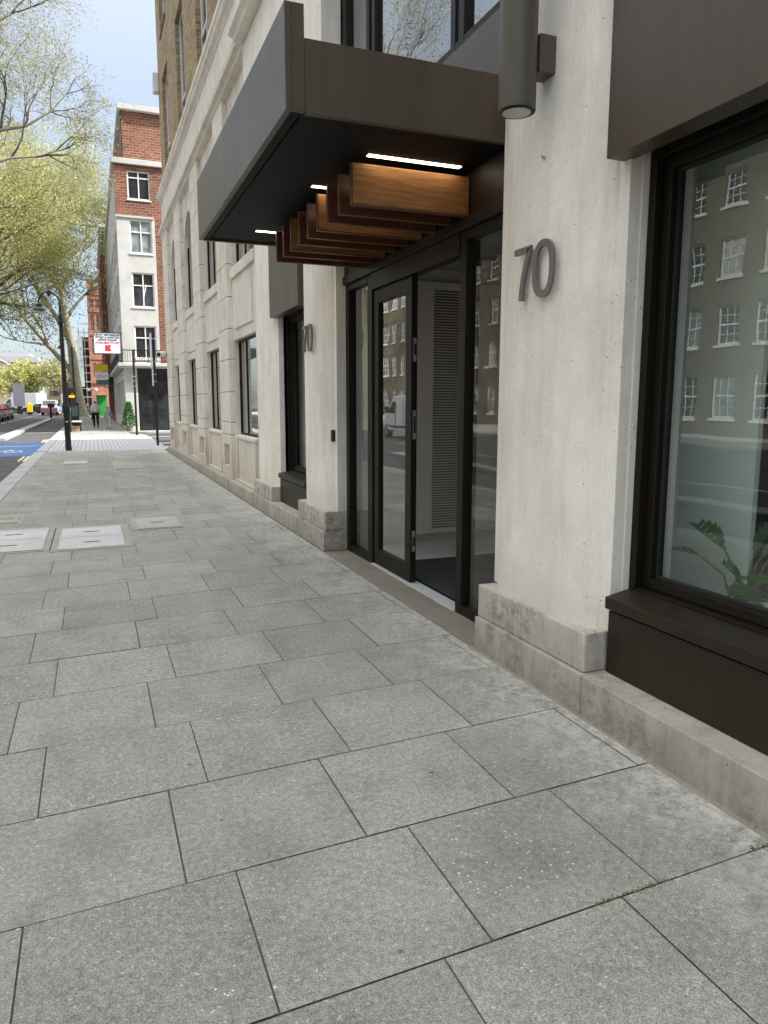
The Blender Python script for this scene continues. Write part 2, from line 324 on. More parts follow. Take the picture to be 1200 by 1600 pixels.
        if bevel:
            b = o.modifiers.new('b', 'BEVEL'); b.width = bevel; b.segments = 2; b.limit_method = 'ANGLE'; b.angle_limit = math.radians(40)
        return o
def tag(o, label=None, cat=None, group=None, kind=None):
    for k, v in (('label', label), ('category', cat), ('group', group), ('kind', kind)):
        if v: o[k] = v
    return o
def thing(name, loc, label, cat, group=None):
    o = bpy.data.objects.new(name, None); C.objects.link(o); o.location = loc; ORG[o.name] = tuple(loc); o.empty_display_size = .3
    return tag(o, label, cat, group)
def copy_tree(o, parent=None):
    c = o.copy(); C.objects.link(c)
    if parent: c.parent = parent
    for ch in list(o.children): copy_tree(ch, c)
    return c
def text_mesh(body, size, mat, name, parent, loc, rot, ext=.003, spacing=1.0, bold=0.0):
    cu = bpy.data.curves.new(name, 'FONT'); cu.body = body; cu.size = size; cu.extrude = ext; cu.align_x = 'CENTER'; cu.space_character = spacing; cu.offset = bold
    tmp = bpy.data.objects.new('t', cu); C.objects.link(tmp)
    dg = bpy.context.evaluated_depsgraph_get(); me = bpy.data.meshes.new_from_object(tmp.evaluated_get(dg))
    bpy.data.objects.remove(tmp); me.materials.clear(); me.materials.append(MT[mat])
    o = bpy.data.objects.new(name, me); C.objects.link(o); o.parent = parent; og = ORG.get(parent.name, (0, 0, 0))
    o.location = Vector(loc) - Vector(og); o.rotation_euler = rot; return o
def sheet(x0, x1, y0, y1, z): return MB().quad((x0, y0, z), (x1, y0, z), (x1, y1, z), (x0, y1, z))
def S(name, mb, mat, kind='structure', **k): return tag(mb.build(name, mat, None, **k), kind=kind)

# ================================================================== THE GROUND
S('ground', sheet(-1200, 1200, -1200, 1200, -.115), 'asphalt')
S('road', sheet(-16, -1.75, -30, 400, -.105), 'asphalt')
# pavement: real slabs laid in broken bond over a mortar bed
def pavement(name, x0, x1, y0, y1, slabmb, pitch=.62, wid=.6375, off0=0.205):
    y = y0; r = 0
    while y < y1:
        sl_ = min(.04 + .012 * max(0, y - 1.6), .1) if y < 12 else max(0.0, .1 - (y - 12) * .02)
        sl2 = min(.04 + .012 * max(0, y + pitch - 1.6), .1) if y < 12 else max(0.0, .1 - (y + pitch - 12) * .02)
        o = (off0 if r % 2 else off0 + .16) + (rnd.choice((0, .0, .12, .3)) if y > 8.5 else 0)
        x = x0 - ((x0 - o) % wid); g = .0027; J = lambda: rnd.uniform(-.0007, .0014)
        while x < x1:
            a, b = max(x, x0), min(x + wid, x1)
            if b - a > .03:
                dz = rnd.uniform(-.001, .001)
                slabmb.quad((a + g + J(), y + a * sl_ + g + J(), dz), (b - g - J(), y + b * sl_ + g + J(), dz), (b - g - J(), y + pitch + b * sl2 - g - J(), dz), (a + g + J(), y + pitch + a * sl2 - g - J(), dz)); slabmb.a.append(rnd.random() * (1 if rnd.random() < .8 else 1.6) * (1.6 if y > 12 else 1))
            x += wid
        y += pitch; r += 1
pm = MB(); pavement('p', -1.42, 2.186, 1.625 - .62 * 8, 25.6, pm)
pm2 = MB(); pavement('p', -1.42, 1.75, 38.2, 150, pm2)
for m_ in (pm, pm2):
    S('pavement', m_, 'slab', attr='slab', fixn=False)
S('paving_bed', sheet(-1.45, 2.6, -6, 26.2, -.005), 'joint')
S('paving_bed', sheet(-1.45, 2.6, 38.0, 150, -.006), 'joint')
fil = MB().prism([(2.165, -.004), (2.19, -.004), (2.19, .008)], -4, 4.0, 'y')
S('mortar_fillet', fil, 'threshold')
S('raised_crossing', sheet(-1.42, 2.3, 25.9, 38.15, -.001), 'setts')
S('raised_crossing_edge', MB().box(-1.42, 2.3, 25.62, 25.9, -.1, .001), 'kerb')
def kerb(y0, y1):
    k = MB(); y = y0
    while y < y1: k.box(-1.75, -1.43, y + .004, min(y + .91, y1), -.12, rnd.uniform(-.001, .002)); y += .915
    return S('kerb', k, 'kerb', bevel=.006)
kerb(-5, 25.6); kerb(25.9, 38); kerb(38, 150)
k = MB(); y = 35.6
while y < 81: k.box(-4.05, -3.55, y, y + 2.4, -.12, .02); y += 2.42
y = -20
while y < 21: k.box(-4.05, -3.55, y, y + 2.4, -.12, .02); y += 2.42
S('cycle_lane_kerb', k, 'kerb', bevel=.02)
S('side_street', sheet(2.3, 40, 25.2, 41.5, -.095), 'asphalt')
S('side_street_kerb', MB().box(2.3, 40, 25.0, 25.2, -.1, 0).box(2.6, 40, 41.5, 41.7, -.1, 0.01).box(2.3, 2.42, 26, 38, -.1, -.02), 'kerb')
S('side_street_pavement', sheet(1.6, 40, 41.7, 43.2, 0.003), 'slab')
S('crossing_markings', MB().quad((2.5, 28.5, -.088), (3.3, 28.5, -.088), (3.3, 29.0, -.088), (2.5, 29.0, -.088)).quad((2.5, 31, -.088), (3.3, 31, -.088), (3.3, 31.5, -.088), (2.5, 31.5, -.088)).quad((2.5, 37.2, -.088), (9, 37.2, -.088), (9, 37.5, -.088), (2.5, 37.5, -.088)), 'white_paint')
S('cycle_lane_blue', sheet(-4.6, -1.77, 25.2, 33.6, -.100), 'blue_paint')
cyc = MB()
def ringf(mb, cx, cy, rx, ry, w_, z, n=20):
    for i in range(n):
        a, b = 2 * math.pi * i / n, 2 * math.pi * (i + 1) / n
        mb.quad((cx + rx * math.cos(a), cy + ry * math.sin(a), z), (cx + rx * math.cos(b), cy + ry * math.sin(b), z), (cx + (rx - w_) * math.cos(b), cy + (ry - w_ * 2) * math.sin(b), z), (cx + (rx - w_) * math.cos(a), cy + (ry - w_ * 2) * math.sin(a), z))
ringf(cyc, -3.35, 27.6, .3, .6, .08, -.095); ringf(cyc, -2.55, 27.6, .3, .6, .08, -.095)
def lineq(mb, a, b, w_, z):
    a, b = Vector((*a, z)), Vector((*b, z)); d = (b - a).normalized(); n = Vector((-d.y, d.x, 0)) * w_ / 2
    mb.quad(a - n, b - n, b + n, a + n)
for a, b in (((-3.35, 27.6), (-3.1, 28.3)), ((-3.1, 28.3), (-2.7, 28.3)), ((-2.7, 28.3), (-2.95, 27.5)), ((-3.1, 28.3), (-2.95, 27.5)), ((-2.55, 27.6), (-2.72, 28.6)), ((-2.95, 27.5), (-3.35, 27.6))): lineq(cyc, a, b, .09, -.095)
cyc.quad((-3.4, 30.7, -.095), (-2.0, 30.9, -.095), (-2.0, 31.1, -.095), (-3.4, 30.95, -.095))
S('cycle_lane_marking', cyc, 'white_paint')
dl = MB()
for y0, y1 in ((23.0, 25.1), (33.7, 36.2)):
    for x in (-2.02, -1.89): dl.quad((x - .035, y0, -.1), (x + .035, y0, -.1), (x + .035, y1, -.1), (x - .035, y1, -.1))
S('double_yellow_line', dl, 'yellow_paint')
wl = MB(); y = -20
while y < 140: wl.quad((-6.75, y, -.1), (-6.6, y, -.1), (-6.6, y + 3, -.1), (-6.75, y + 3, -.1)); y += 5
y = -20
for yy in (35.5, 36.4): wl.quad((-4.6, yy - .8, -.1), (-4.0, yy - .8, -.1), (-4.0, yy - .5, -.1), (-4.6, yy - .5, -.1))
wl.quad((-3.4, 44, -.1), (-1.8, 44, -.1), (-1.8, 44.5, -.1), (-3.4, 44.5, -.1))
wl.quad((-9, 84, -.1), (-1.8, 84, -.1), (-1.8, 84.4, -.1), (-9, 84.4, -.1))
S('lane_marking', wl, 'white_paint')
S('far_pavement', MB().box(-22.2, -15.7, -30, 400, -.11, .0), 'kerb')
S('entrance_threshold_stone', MB().box(2.19, 2.46, 3.98, 5.05, -.02, .002).box(2.19, 2.46, 5.054, 6.3, -.02, .001).box(2.19, 2.46, 6.304, 7.23, -.02, .002), 'threshold')
_mp = [(1.38 + .0 + rnd.uniform(0, .3), 0, .001) for _ in range(120)]; _mp = [(x, 1.62 + .045 * x + rnd.gauss(0, .004), rnd.uniform(0, .004)) for x, _, _ in _mp] + [(2.1 + rnd.gauss(0, .025), 1.715 + rnd.gauss(0, .008), rnd.uniform(0, .006)) for _ in range(70)]
# utility covers in the pavement
def cover(label, x0, x1, y0, y1, two, mat, skew=.05, border=.07):
    t = thing('utility_cover', ((x0 + x1) / 2, (y0 + y1) / 2, 0), label, 'manhole cover', 'utility covers in the pavement')
    sk = lambda x, y: (x, y + (x - x0) * skew)
    def q(a, b, c, d, z): return MB().quad((*sk(a, c), z), (*sk(b, c), z), (*sk(b, d), z), (*sk(a, d), z))
    b_ = q(x0 - border, x1 + border, y0 - border, y1 + border * 1.4, .004); b_.build('mortar_surround', 'tanmortar', t)
    q(x0, x1, y0, y1, .0065).build('frame', 'steel', t)
    ys = [(y0 + .012, (y0 + y1) / 2 - .006), ((y0 + y1) / 2 + .006, y1 - .012)] if two else [(y0 + .012, y1 - .012)]
    for a, b in ys:
        l = q(x0 + .012, x1 - .012, a, b, .0088).build('lid', mat, t); cm = (a + b) / 2; cx_ = (x0 + x1) / 2
        q(cx_ - .09, cx_ + .09, cm - .02, cm + .02, .0105).build('lifting_slot', 'rubber', l)
cover('large pale concrete double manhole cover, right one of the wide pair', -.43, .27, 8.3, 9.72, True, 'concrete_lid')
cover('large pale concrete double manhole cover cut by the left picture edge', -1.30, -.56, 8.36, 9.82, True, 'concrete_lid')
cover('small pinkish single manhole cover to the right of the wide pair', .44, .98, 9.35, 10.25, False, 'pinklid', border=.05)
cover('small round-worn tan cover further back at the left edge', -1.32, -.98, 10.45, 11.2, False, 'tanmortar', border=.05)
cover('thin pale inspection strip between lamp post and shop wall', -.75, -.2, 20.2, 21.0, False, 'concrete_lid', border=.03)
cover('brown sunken cover far along the pavement', .45, 1.05, 18.2, 20.2, False, 'tanmortar', border=.05)

# ================================================================== THE OFFICE BUILDING, NUMBER 70
B = thing('office_building', (2.3, 10, 0), 'pale stone office building with brown brick upper floors and dark bronze shopfronts along the pavement', 'building')
Wg = [(11.1, 12.93), (14.3, 16.15), (17.6, 19.4), (20.85, 22.6)]
# openings on the ground and first floor of the plain part
holes = [(a, b, 1.0, 2.61) for a, b in Wg] + [(a, b, 3.79, 6.0) for a, b in Wg]
bays = [(1.42, 2.865), (8.4, 9.74)]
nb = [(1.42, 2.865, .212, 6.0), (8.4, 9.74, .212, 3.6), (4.02, 7.26, 0, 3.9), (4.1, 7.25, 3.9, 6.0), (-3.0, .25, .6, 3.0)]
BW = []
for rz in (7.75, 11.65, 15.2, 18.6):
    for i in range(9):
        y1 = 22.9 - 3.42 * i; BW.append((y1 - 1.4, y1, rz, rz + 2.8))
mb = MB(); mb.wall('x', 2.34, .35, 11.0, 24.0, 0, 7.7, holes)
# arch spandrels
for a, b in Wg:
    r = (b - a) / 2; c = (a + b) / 2; zs = 6.0 - r
    for sgn in (-1, 1):
        arc = [(c + sgn * r * math.cos(t), zs + r * math.sin(t)) for t in [math.pi / 2 * i / 12 for i in range(13)]]
        mb.prism([(c + sgn * r, 6.0)] + arc, 2.345, 2.6, 'x')
mb.build('stone_wall', 'stone_far', B)
mb = MB(); mb.wall('x', 2.42, .3, -60, 11.0, 0, 7.7, nb); mb.build('stone_wall', 'stone', B)  # unseen length added at the near end to stop sun leaking past
mb = MB(); mb.wall('x', 2.33, .35, -60, 24.0, 7.7, 22.5, BW); mb.wall('y', 23.66, .34, 2.69, 32, 0, 22.5, [(4, 5.5, 4, 6), (4, 5.5, 8.5, 10.5)])
mb.build('brick_wall', 'brickb', B)
MB().box(2.2, 32, -60, 24.1, 22.5, 22.7).build('roof', 'greyconc', B)  # roof and brick wall extended out of view likewise, to block the sun
# rusticated pilasters between the windows: blocks with open joints
pil = [(12.98, 14.0), (16.2, 17.35), (19.45, 20.75), (22.68, 24.02)]
joints = [.99, 1.21, 1.74, 2.30, 2.82, 3.35, 3.89, 4.42, 4.95, 5.5, 6.03, 6.5]
for a, b in pil:
    p_ = MB()
    p_.box(2.255, 2.34, a, b, .2, .42); p_.box(2.255, 2.34, a, a + .2, .42, .8); p_.box(2.255, 2.34, b - .2, b, .42, .8); p_.box(2.255, 2.34, a, b, .8, .984)
    for z0, z1 in zip(joints[:-1], joints[1:]): p_.box(2.25, 2.34, a, b, z0 + .005, z1 - .006)
    o = p_.build('pilaster', 'stone_far', B, bevel=.006)
    MB().box(2.275, 2.339, a + .004, b - .004, .9, 6.5).build('joint_backing', 'groove', o)
# thin inner jamb strips + arch joints, sill bands, panels
tr = MB()
for a, b in Wg:
    tr.box(2.30, 2.34, a, b, 3.62, 3.79)              # first floor sill
    tr.box(2.305, 2.34, a + .02, b - .02, .94, .995)      # ground sill
    tr.box(2.315, 2.345, a + .16, b - .16, 2.78, 3.5)    # apron panel, raised
    tr.box(2.30, 2.34, a + .1, a + .16, .24, .92); tr.box(2.30, 2.34, b - .16, b - .1, .24, .92); tr.box(2.29, 2.34, a + .1, b - .1, .2, .24)
tr.each('sill_band', 'stone_far', B, bevel=.008)
for a, b in Wg:
    g_ = MB(); r = (b - a) / 2; c = (a + b) / 2; zs = 6.0 - r
    for k_ in range(5):
        t0 = math.pi * (k_ + 1) / 6
        y_, z_ = c + (r + .02) * math.cos(t0), zs + (r + .02) * math.sin(t0); y2, z2 = c + (r + .36) * math.cos(t0), min(6.45, zs + (r + .5) * math.sin(t0))
        dn = Vector((0, -(z2 - z_), (y2 - y_))).normalized() * .006
        g_.quad((2.337, y_ + dn.y, z_ + dn.z), (2.337, y2 + dn.y, z2 + dn.z), (2.337, y2 - dn.y, z2 - dn.z), (2.337, y_ - dn.y, z_ - dn.z))
    g_.each('arch_joint', 'groove', B)
# plinth
pl = MB(); pl.box(2.19, 2.34, 11.0, 24.03, 0, .2); pl.build('plinth', 'plinth', B, bevel=.008)
# cornices
pr1 = [(2.34, 7.42), (2.27, 7.44), (2.24, 7.50), (2.19, 7.53), (2.17, 7.60), (2.15, 7.62), (2.15, 7.70), (2.34, 7.74)]
pr2 = [(2.34, 6.48), (2.24, 6.50), (2.22, 6.55), (2.16, 6.58), (2.15, 6.66), (2.34, 6.70)]
pr2n = [(x - .14, z) if x < 2.3 else (2.42, z) for x, z in pr2]
def mold(prof, y0, y1, name, mat='stone_far', seg=2.1):
    y = y0; m_ = MB()
    while y < y1 - .01: m_.profile(prof, y + .003, min(y + seg, y1) - .003); y += seg
    return m_.build(name, mat, B)
mold(pr1, -12, 24.1, 'cornice'); mold(pr2, 11.0, 24.1, 'cornice'); mold(pr2n, -12, 11.0, 'cornice', 'stone')
MB().box(2.27, 2.34, 11, 24.02, 6.70, 7.42).build('frieze', 'stone_far', B)
MB().box(2.25, 2.42, -6, 11, 6.70, 7.42).build('frieze', 'stone', B)
MB().box(2.225, 2.42, 7.252, 11.0, 4.3, 6.478).build('stone_wall', 'stone', B)
# bowed piers
def pier(y0, y1, nm='pier', topz=6.48):
    f = lambda y: y0 + (y - 2.87) * (y1 - y0) / 1.13
    half = [(2.62, 2.87), (2.352, 2.87), (2.347, 2.935), (2.335, 2.945), (2.31, 2.985), (2.285, 3.04), (2.262, 3.11), (2.247, 3.18), (2.237, 3.27), (2.232, 3.36), (2.231, 3.435)]
    pts = [(x, f(y)) for x, y in half] + [(x, f(6.87 - y)) for x, y in reversed(half[:-1])]
    m_ = MB().prism(pts, .418, topz, 'z')
    o = m_.build(nm, 'stone', B)
    # upper plinth block under the shaft
    b1 = MB(); b1.box(2.213, 2.6, f(2.875), f(3.96), .214, .418); b1.build('upper_plinth', 'plinth', o, bevel=.008)
    return o
pier(2.87, 4.0); pier(7.25, 8.38); pier(9.74, 10.92); pier(.27, 1.40)
lo = MB(); e = .002
for a, b in ((3.957, 2.862), (2.858, 1.3), (1.296, -.6), (-.604, -6)): lo.box(2.19, 2.6, b, a, 0, .212)
for a, b in ((7.243, 8.4), (8.404, 9.7), (9.704, 10.95)): lo.box(2.19, 2.6, a, b, 0, .212)
lo.each('plinth', 'plinth', B, bevel=.006)

# ---- bronze shop windows
def frame_rect(mb, x0, x1, y0, y1, z0, z1, w_, wb=None):
    wb = wb or w_
    mb.box(x0, x1, y0, y0 + w_, z0, z1); mb.box(x0, x1, y1 - w_, y1, z0, z1); mb.box(x0 + .001, x1 - .001, y0 + w_, y1 - w_, z1 - w_, z1); mb.box(x0 + .001, x1 - .001, y0 + w_, y1 - w_, z0, z0 + wb)
def shop_window(y0, y1):
    wn = MB(); frame_rect(wn, 2.455, 2.60, y0, y1, .60, 2.70, .045); fr = wn.build('shop_window', 'bronze_dark', B, bevel=.003)
    s_ = MB(); frame_rect(s_, 2.50, 2.58, y0 + .047, y1 - .047, .648, 2.655, .05); s_.build('sash', 'bronze_dark', fr, bevel=.004)
    g_ = MB(); frame_rect(g_, 2.535, 2.56, y0 + .095, y1 - .095, .696, 2.607, .014); g_.build('gasket', 'rubber', fr)
    MB().quad((2.548, y0 + .1, .70), (2.548, y1 - .1, .70), (2.548, y1 - .1, 2.60), (2.548, y0 + .1, 2.60)).build('pane', 'glass', fr)
    b_ = MB(); b_.prism([(2.312, .545), (2.312, .604), (2.50, .640), (2.50, .545)], y0 + .003, y1 - .003, 'y'); b_.build('metal_sill', 'bronze_shaded', fr, bevel=.003)
    MB().box(2.335, 2.50, y0 + .006, y1 - .006, .214, .53).build('stall_riser', 'bronze_shaded', fr, bevel=.003)  # sill and riser: bronze darkened in colour for the shade near the ground
    fa = MB(); fa.box(2.25, 2.37, y0 - .055, y1 + .055, 2.655, 3.95); fa.box(2.372, 2.50, y0 + .002, y1 - .002, 2.70, 3.95); fa.build('fascia_panel', 'bronze', fr, bevel=.003)
    return fr
shop_window(1.42, 2.862); shop_window(8.405, 9.735)
# room behind the near and second window
def room(y0, y1, x1, z1, mats=('brownin', 'ceil', 'floorin'), z0=.35):
    MB().quad((2.66, y0, z0), (x1, y0, z0), (x1, y1, z0), (2.66, y1, z0)).build('room_floor', mats[2], B)
    MB().quad((2.66, y0, z1), (2.66, y1, z1), (x1, y1, z1), (x1, y0, z1)).build('room_ceiling', mats[1], B)
    m_ = MB().quad((x1, y0, z0), (x1, y1, z0), (x1, y1, z1), (x1, y0, z1)).quad((2.66, y1, z0), (x1, y1, z0), (x1, y1, z1), (2.66, y1, z1)).quad((2.66, y0, z0), (2.66, y0, z1), (x1, y0, z1), (x1, y0, z0))
    return m_.build('room_wall', mats[0], B)
room(-1.0, 3.9, 7, 3.1)
room(7.9, 12.9, 5, 3.1, ('wallin', 'ceil', 'floorin'), .35)
# plain windows, ground and first floor
def plain_window(y0, y1, z0, z1, arch=False, fw=.038, mid=None, mat='bronze_dark', gx=2.47, back='wallin', gl='glass_hi'):
    f_ = MB(); frame_rect(f_, gx - .05, gx + .03, y0, y1, z0, z1, fw)
    if mid: f_.box(gx - .045, gx + .025, y0 + mid, y0 + mid + .03, z0 + fw, z1 - fw)
    o = f_.build('window', mat, B)
    MB().quad((gx - .03, y0 + fw, z0 + fw), (gx - .03, y1 - fw, z0 + fw), (gx - .03, y1 - fw, z1 - fw), (gx - .03, y0 + fw, z1 - fw)).build('pane', gl, o)
    MB().quad((gx + .2, y0 - .05, z0), (gx + .2, y1 + .05, z0), (gx + .2, y1 + .05, z1 + .05), (gx + .2, y0 - .05, z1 + .05)).build('blind', back, o)
    return o
for a, b in Wg:
    plain_window(a, b, 1.0, 2.61, mid=(b - a) * .66)
    plain_window(a, b, 3.79, 6.0, mid=(b - a) * .6, back='brownin')
# first floor window over the entrance with its frames
uw = MB(); X0, X1 = 2.43, 2.50
for y0, y1 in ((7.12, 7.25), (6.50, 6.58), (6.36, 6.42), (4.83, 4.90), (4.70, 4.77), (4.10, 4.18)): uw.box(X0, X1, y0, y1, 3.9, 6.0)
uw.box(X0 + .002, X1 - .002, 4.18, 7.12, 3.9, 3.97); uw.box(X0 + .002, X1 - .002, 4.18, 7.12, 5.93, 6.0)
ow = uw.build('upper_window', 'bronze_dark', B, bevel=.004)
w2 = MB()
for y in (6.46, 4.80): w2.box(2.455, 2.475, y - .035, y + .035, 3.97, 5.93)
w2.build('pale_mullion', 'steel', ow)
MB().quad((2.47, 4.18, 3.97), (2.47, 7.12, 3.97), (2.47, 7.12, 5.93), (2.47, 4.18, 5.93)).build('pane', 'glass_hi', ow)
MB().quad((3.4, 3.5, 3.2), (3.4, 8, 3.2), (3.4, 8, 6.5), (3.4, 3.5, 6.5)).quad((2.7, 4, 6.2), (3.4, 4, 6.2), (3.4, 8, 6.2), (2.7, 8, 6.2)).build('room_wall', 'brownin', B)
MB().box(2.40, 2.46, 4.05, 7.24, 3.45, 3.895).build('spandrel_panel', 'bronze', B, bevel=.003)
# brick storey windows
for a, b, z0, z1 in BW:
    if b > 24: continue
    f_ = MB(); frame_rect(f_, 2.43, 2.49, a, b, z0, z1, .05); f_.box(2.431, 2.489, (a + b) / 2 - .025, (a + b) / 2 + .025, z0 + .05, z1 - .05); f_.box(2.415, 2.45, a + .05, b - .05, z0 + .95, z0 + 1.0)
    o = f_.build('window', 'white', B)
    MB().quad((2.46, a, z0), (2.46, b, z0), (2.46, b, z1), (2.46, a, z1)).build('pane', 'darkglass', o)
    MB().box(2.30, 2.42, a - .03, b + .03, z0 - .07, z0 + .01).build('sill', 'groove', o)
# ---- entrance screen
en = thing('x', (0, 0, 0), None, None); bpy.data.objects.remove(en)
fr = MB()
fr.box(2.45, 2.53, 7.15, 7.245, 0, 2.72); fr.box(2.455, 2.53, 6.50, 6.62, 0, 2.72)          # left sidelight posts
fr.box(2.45, 2.56, 4.645, 4.735, 0, 2.72)                                                    # post beside the opening
fr.box(2.455, 2.53, 4.02, 4.07, .0, 2.72)
fr.box(2.453, 2.53, 6.62, 7.15, 0, .07); fr.box(2.453, 2.53, 4.07, 4.645, 0, .07)
fr.box(2.44, 2.54, 4.735, 6.50, 2.575, 2.72)                                                 # door head
fr.box(2.452, 2.53, 6.62, 7.15, 2.66, 2.72); fr.box(2.452, 2.53, 4.07, 4.645, 2.66, 2.72)
fr.box(2.42, 2.545, 4.02, 7.25, 2.722, 2.80); fr.box(2.44, 2.53, 4.02, 7.25, 2.80, 3.44)
EN = fr.build('entrance_screen', 'bronze_dark', B, bevel=.003)
for a, b in ((6.62, 7.15), (4.07, 4.645)):
    MB().quad((2.49, a, .07), (2.49, b, .07), (2.49, b, 2.66), (2.49, a, 2.66)).build('pane', 'glass', EN)
dd = MB(); frame_rect(dd, 2.47, 2.525, 5.62, 6.495, .015, 2.57, .12, .15); D = dd.build('door', 'bronze_dark', B, bevel=.003)
MB().quad((2.495, 5.74, .165), (2.495, 6.375, .165), (2.495, 6.375, 2.45), (2.495, 5.74, 2.45)).build('pane', 'glass_door', D)
for z0, z1 in ((1.89, 2.08), (1.25, 1.49), (.29, .47)):
    MB().box(2.485, 2.512, 5.612, 5.619, z0, z1).build('lock_plate', 'steel', D)
    MB().box(2.490, 2.507, 5.606, 5.611, z0 + .05, z1 - .05).build('latch', 'rubber', D)
MB().box(2.44, 2.56, 4.74, 6.5, .0015, .012).build('door_threshold', 'alu', B, bevel=.002)
# lobby
MB().quad((2.54, 3.9, 0), (8, 3.9, 0), (8, 7.5, 0), (2.54, 7.5, 0)).build('lobby_floor', 'floorin', B)
lb = MB(); lb.quad((2.66, 7.5, 0), (8, 7.5, 0), (8, 7.5, 3), (2.66, 7.5, 3)); lb.quad((8, 3.9, 0), (8, 7.5, 0), (8, 7.5, 3), (8, 3.9, 3)); lb.quad((2.74, 3.95, 0), (8, 3.95, 0), (8, 3.95, 3), (2.74, 3.95, 3)); lb.build('lobby_wall', 'wallin', B)
MB().quad((2.54, 3.9, 3), (8, 3.9, 3), (8, 7.5, 3), (2.54, 7.5, 3)).build('lobby_ceiling', 'ceil', B)
gp = MB(); gp.box(2.85, 3.53, 7.42, 7.48, .08, 2.85); gp.box(3.86, 4.6, 7.42, 7.48, .08, 2.85); gp.box(3.531, 3.859, 7.42, 7.48, .08, .14); gp.box(3.531, 3.859, 7.42, 7.48, 2.78, 2.85)
G = gp.build('grille_panel', 'panelin', B, bevel=.003)
sl_ = MB(); z = .155
while z < 2.77: sl_.prism([(7.425, z), (7.45, z + .006), (7.45, z + .019), (7.425, z + .013)], 3.532, 3.858, 'x'); z += .030
sl_.build('grille_slat', 'panelin', G); MB().box(3.531, 3.859, 7.465, 7.475, .14, 2.78).build('grille_back', 'groove', G)
# ---- canopy
cn = MB(); cn.box(1.03, 1.065, 4.0, 7.36, 3.075, 3.60)
CN = cn.build('canopy', 'bronze', B, bevel=.003)
cs = MB(); cs.box(1.066, 1.135, 4.0, 4.04, 3.078, 3.60); cs.build('corner_panel', 'bronze', CN, bevel=.003)
cs = MB(); cs.box(1.137, 2.44, 4.004, 4.04, 3.07, 3.44); cs.box(1.067, 2.44, 7.32, 7.358, 3.07, 3.44); cs.each('side_panel', 'bronze', CN, bevel=.003)
MB().box(1.07, 2.44, 4.045, 7.315, 3.35, 3.40).build('canopy_roof', 'bronze', CN)
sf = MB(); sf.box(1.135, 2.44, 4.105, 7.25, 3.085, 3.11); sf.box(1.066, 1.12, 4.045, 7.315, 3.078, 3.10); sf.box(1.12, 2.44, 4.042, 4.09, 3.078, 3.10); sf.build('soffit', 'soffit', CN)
MB().box(1.067, 2.44, 4.05, 7.31, 3.12, 3.14).build('gap_liner', 'rubber', CN)
for x, y in ((1.69, 4.545), (1.55, 5.315), (1.465, 6.83)):
    MB().box(x, x + .65, y - .022, y + .022, 3.0825, 3.0865).build('light_strip', 'led', CN)
for i in range(9):
    y = 4.585 + .253 * i; mt = 'wood' if i in (0, 3, 6) else 'wood_dark'
    b_ = MB().box(1.605, 2.43, y, y + .04, 2.80, 3.045); o = b_.build('timber_baffle', mt, CN, bevel=.003)
    e_ = MB(); e_.box(1.598, 1.6045, y - .001, y + .041, 2.792, 3.047); e_.box(1.6045, 2.432, y - .001, y + .041, 2.792, 2.7995); e_.build('edging', 'wood_dark', o)
# ---- things fixed to or standing by the building
def ribbon(mb, pts, w_, x0, x1, closed=False):
    n = len(pts); L, R_ = [], []
    for i in range(n):
        a = Vector(pts[(i - 1) % n] if closed else pts[max(i - 1, 0)]); b = Vector(pts[(i + 1) % n] if closed else pts[min(i + 1, n - 1)])
        d = (b - a).normalized(); nn = Vector((-d.y, d.x)) * w_ / 2; p = Vector(pts[i]); L.append(p + nn); R_.append(p - nn)
    for i in range(n if closed else n - 1):
        j = (i + 1) % n; mb.prism([tuple(L[i]), tuple(L[j]), tuple(R_[j]), tuple(R_[i])], x0, x1, 'x')
def numerals(yc, label):
    t = thing('house_number', (2.2, yc, 2.1), label, 'house number', 'metal house numbers on the piers')
    s_ = MB(); xs0, xs1 = 2.196, 2.214
    s_.prism([(yc + .19, 2.375), (yc + .19, 2.343), (yc + .055, 2.343), (yc + .03, 2.375)], xs0, xs1, 'x')
    ribbon(s_, [(yc + .043, 2.36), (yc + .075, 2.29), (yc + .10, 2.22), (yc + .115, 2.15), (yc + .12, 2.098)], .034, xs0, xs1)
    s_.build('digit_seven', 'numeral', t)
    z_ = MB(); cy_ = yc - .085; pts = []
    for k_ in range(32):
        a = 2 * math.pi * k_ / 32; c_, s2 = math.cos(a), math.sin(a)
        pts.append((cy_ + .078 * math.copysign(abs(c_) ** .85, c_), 2.238 + .128 * math.copysign(abs(s2) ** .8, s2)))
    ribbon(z_, pts, .034, xs0, xs1, True); z_.build('digit_zero', 'numeral', t)
    p_ = MB()
    for dy, dz in ((.1, 2.35), (.11, 2.13), (-.01, 2.25), (-.16, 2.25)): p_.tube([(2.214, yc + dy, dz), (2.26, yc + dy, dz)], .005, 6)
    p_.build('fixing_pin', 'steel', t)
numerals(3.415, 'grey metal number 70 on the pale pier right of the doorway')
numerals(7.80, 'grey metal number 70 on the pale pier left of the doorway')
L = thing('wall_lamp', (2.25, 3.38, 3.3), 'olive cylindrical up-and-down lamp on the pier above the right number 70', 'wall lamp')
c_ = MB(); c_.lathe(2.05, 3.38, [(.079, 3.0), (.091, 2.985), (.094, 2.99), (.094, 4.0), (.086, 4.01)], 40); c_.build('lamp_tube', 'olive', L, smooth=False)
c_ = MB(); c_.lathe(2.05, 3.38, [(.070, 2.981), (.070, 2.984)], 32); c_.build('lens', 'lens', L)
MB().box(2.14, 2.245, 3.325, 3.44, 3.17, 3.345).build('bracket', 'olive', L, bevel=.003)
for z in (3.345,): MB().box(2.1, 2.14, 3.345, 3.42, 3.19, 3.33).build('bracket_neck', 'bronze_dark', L)
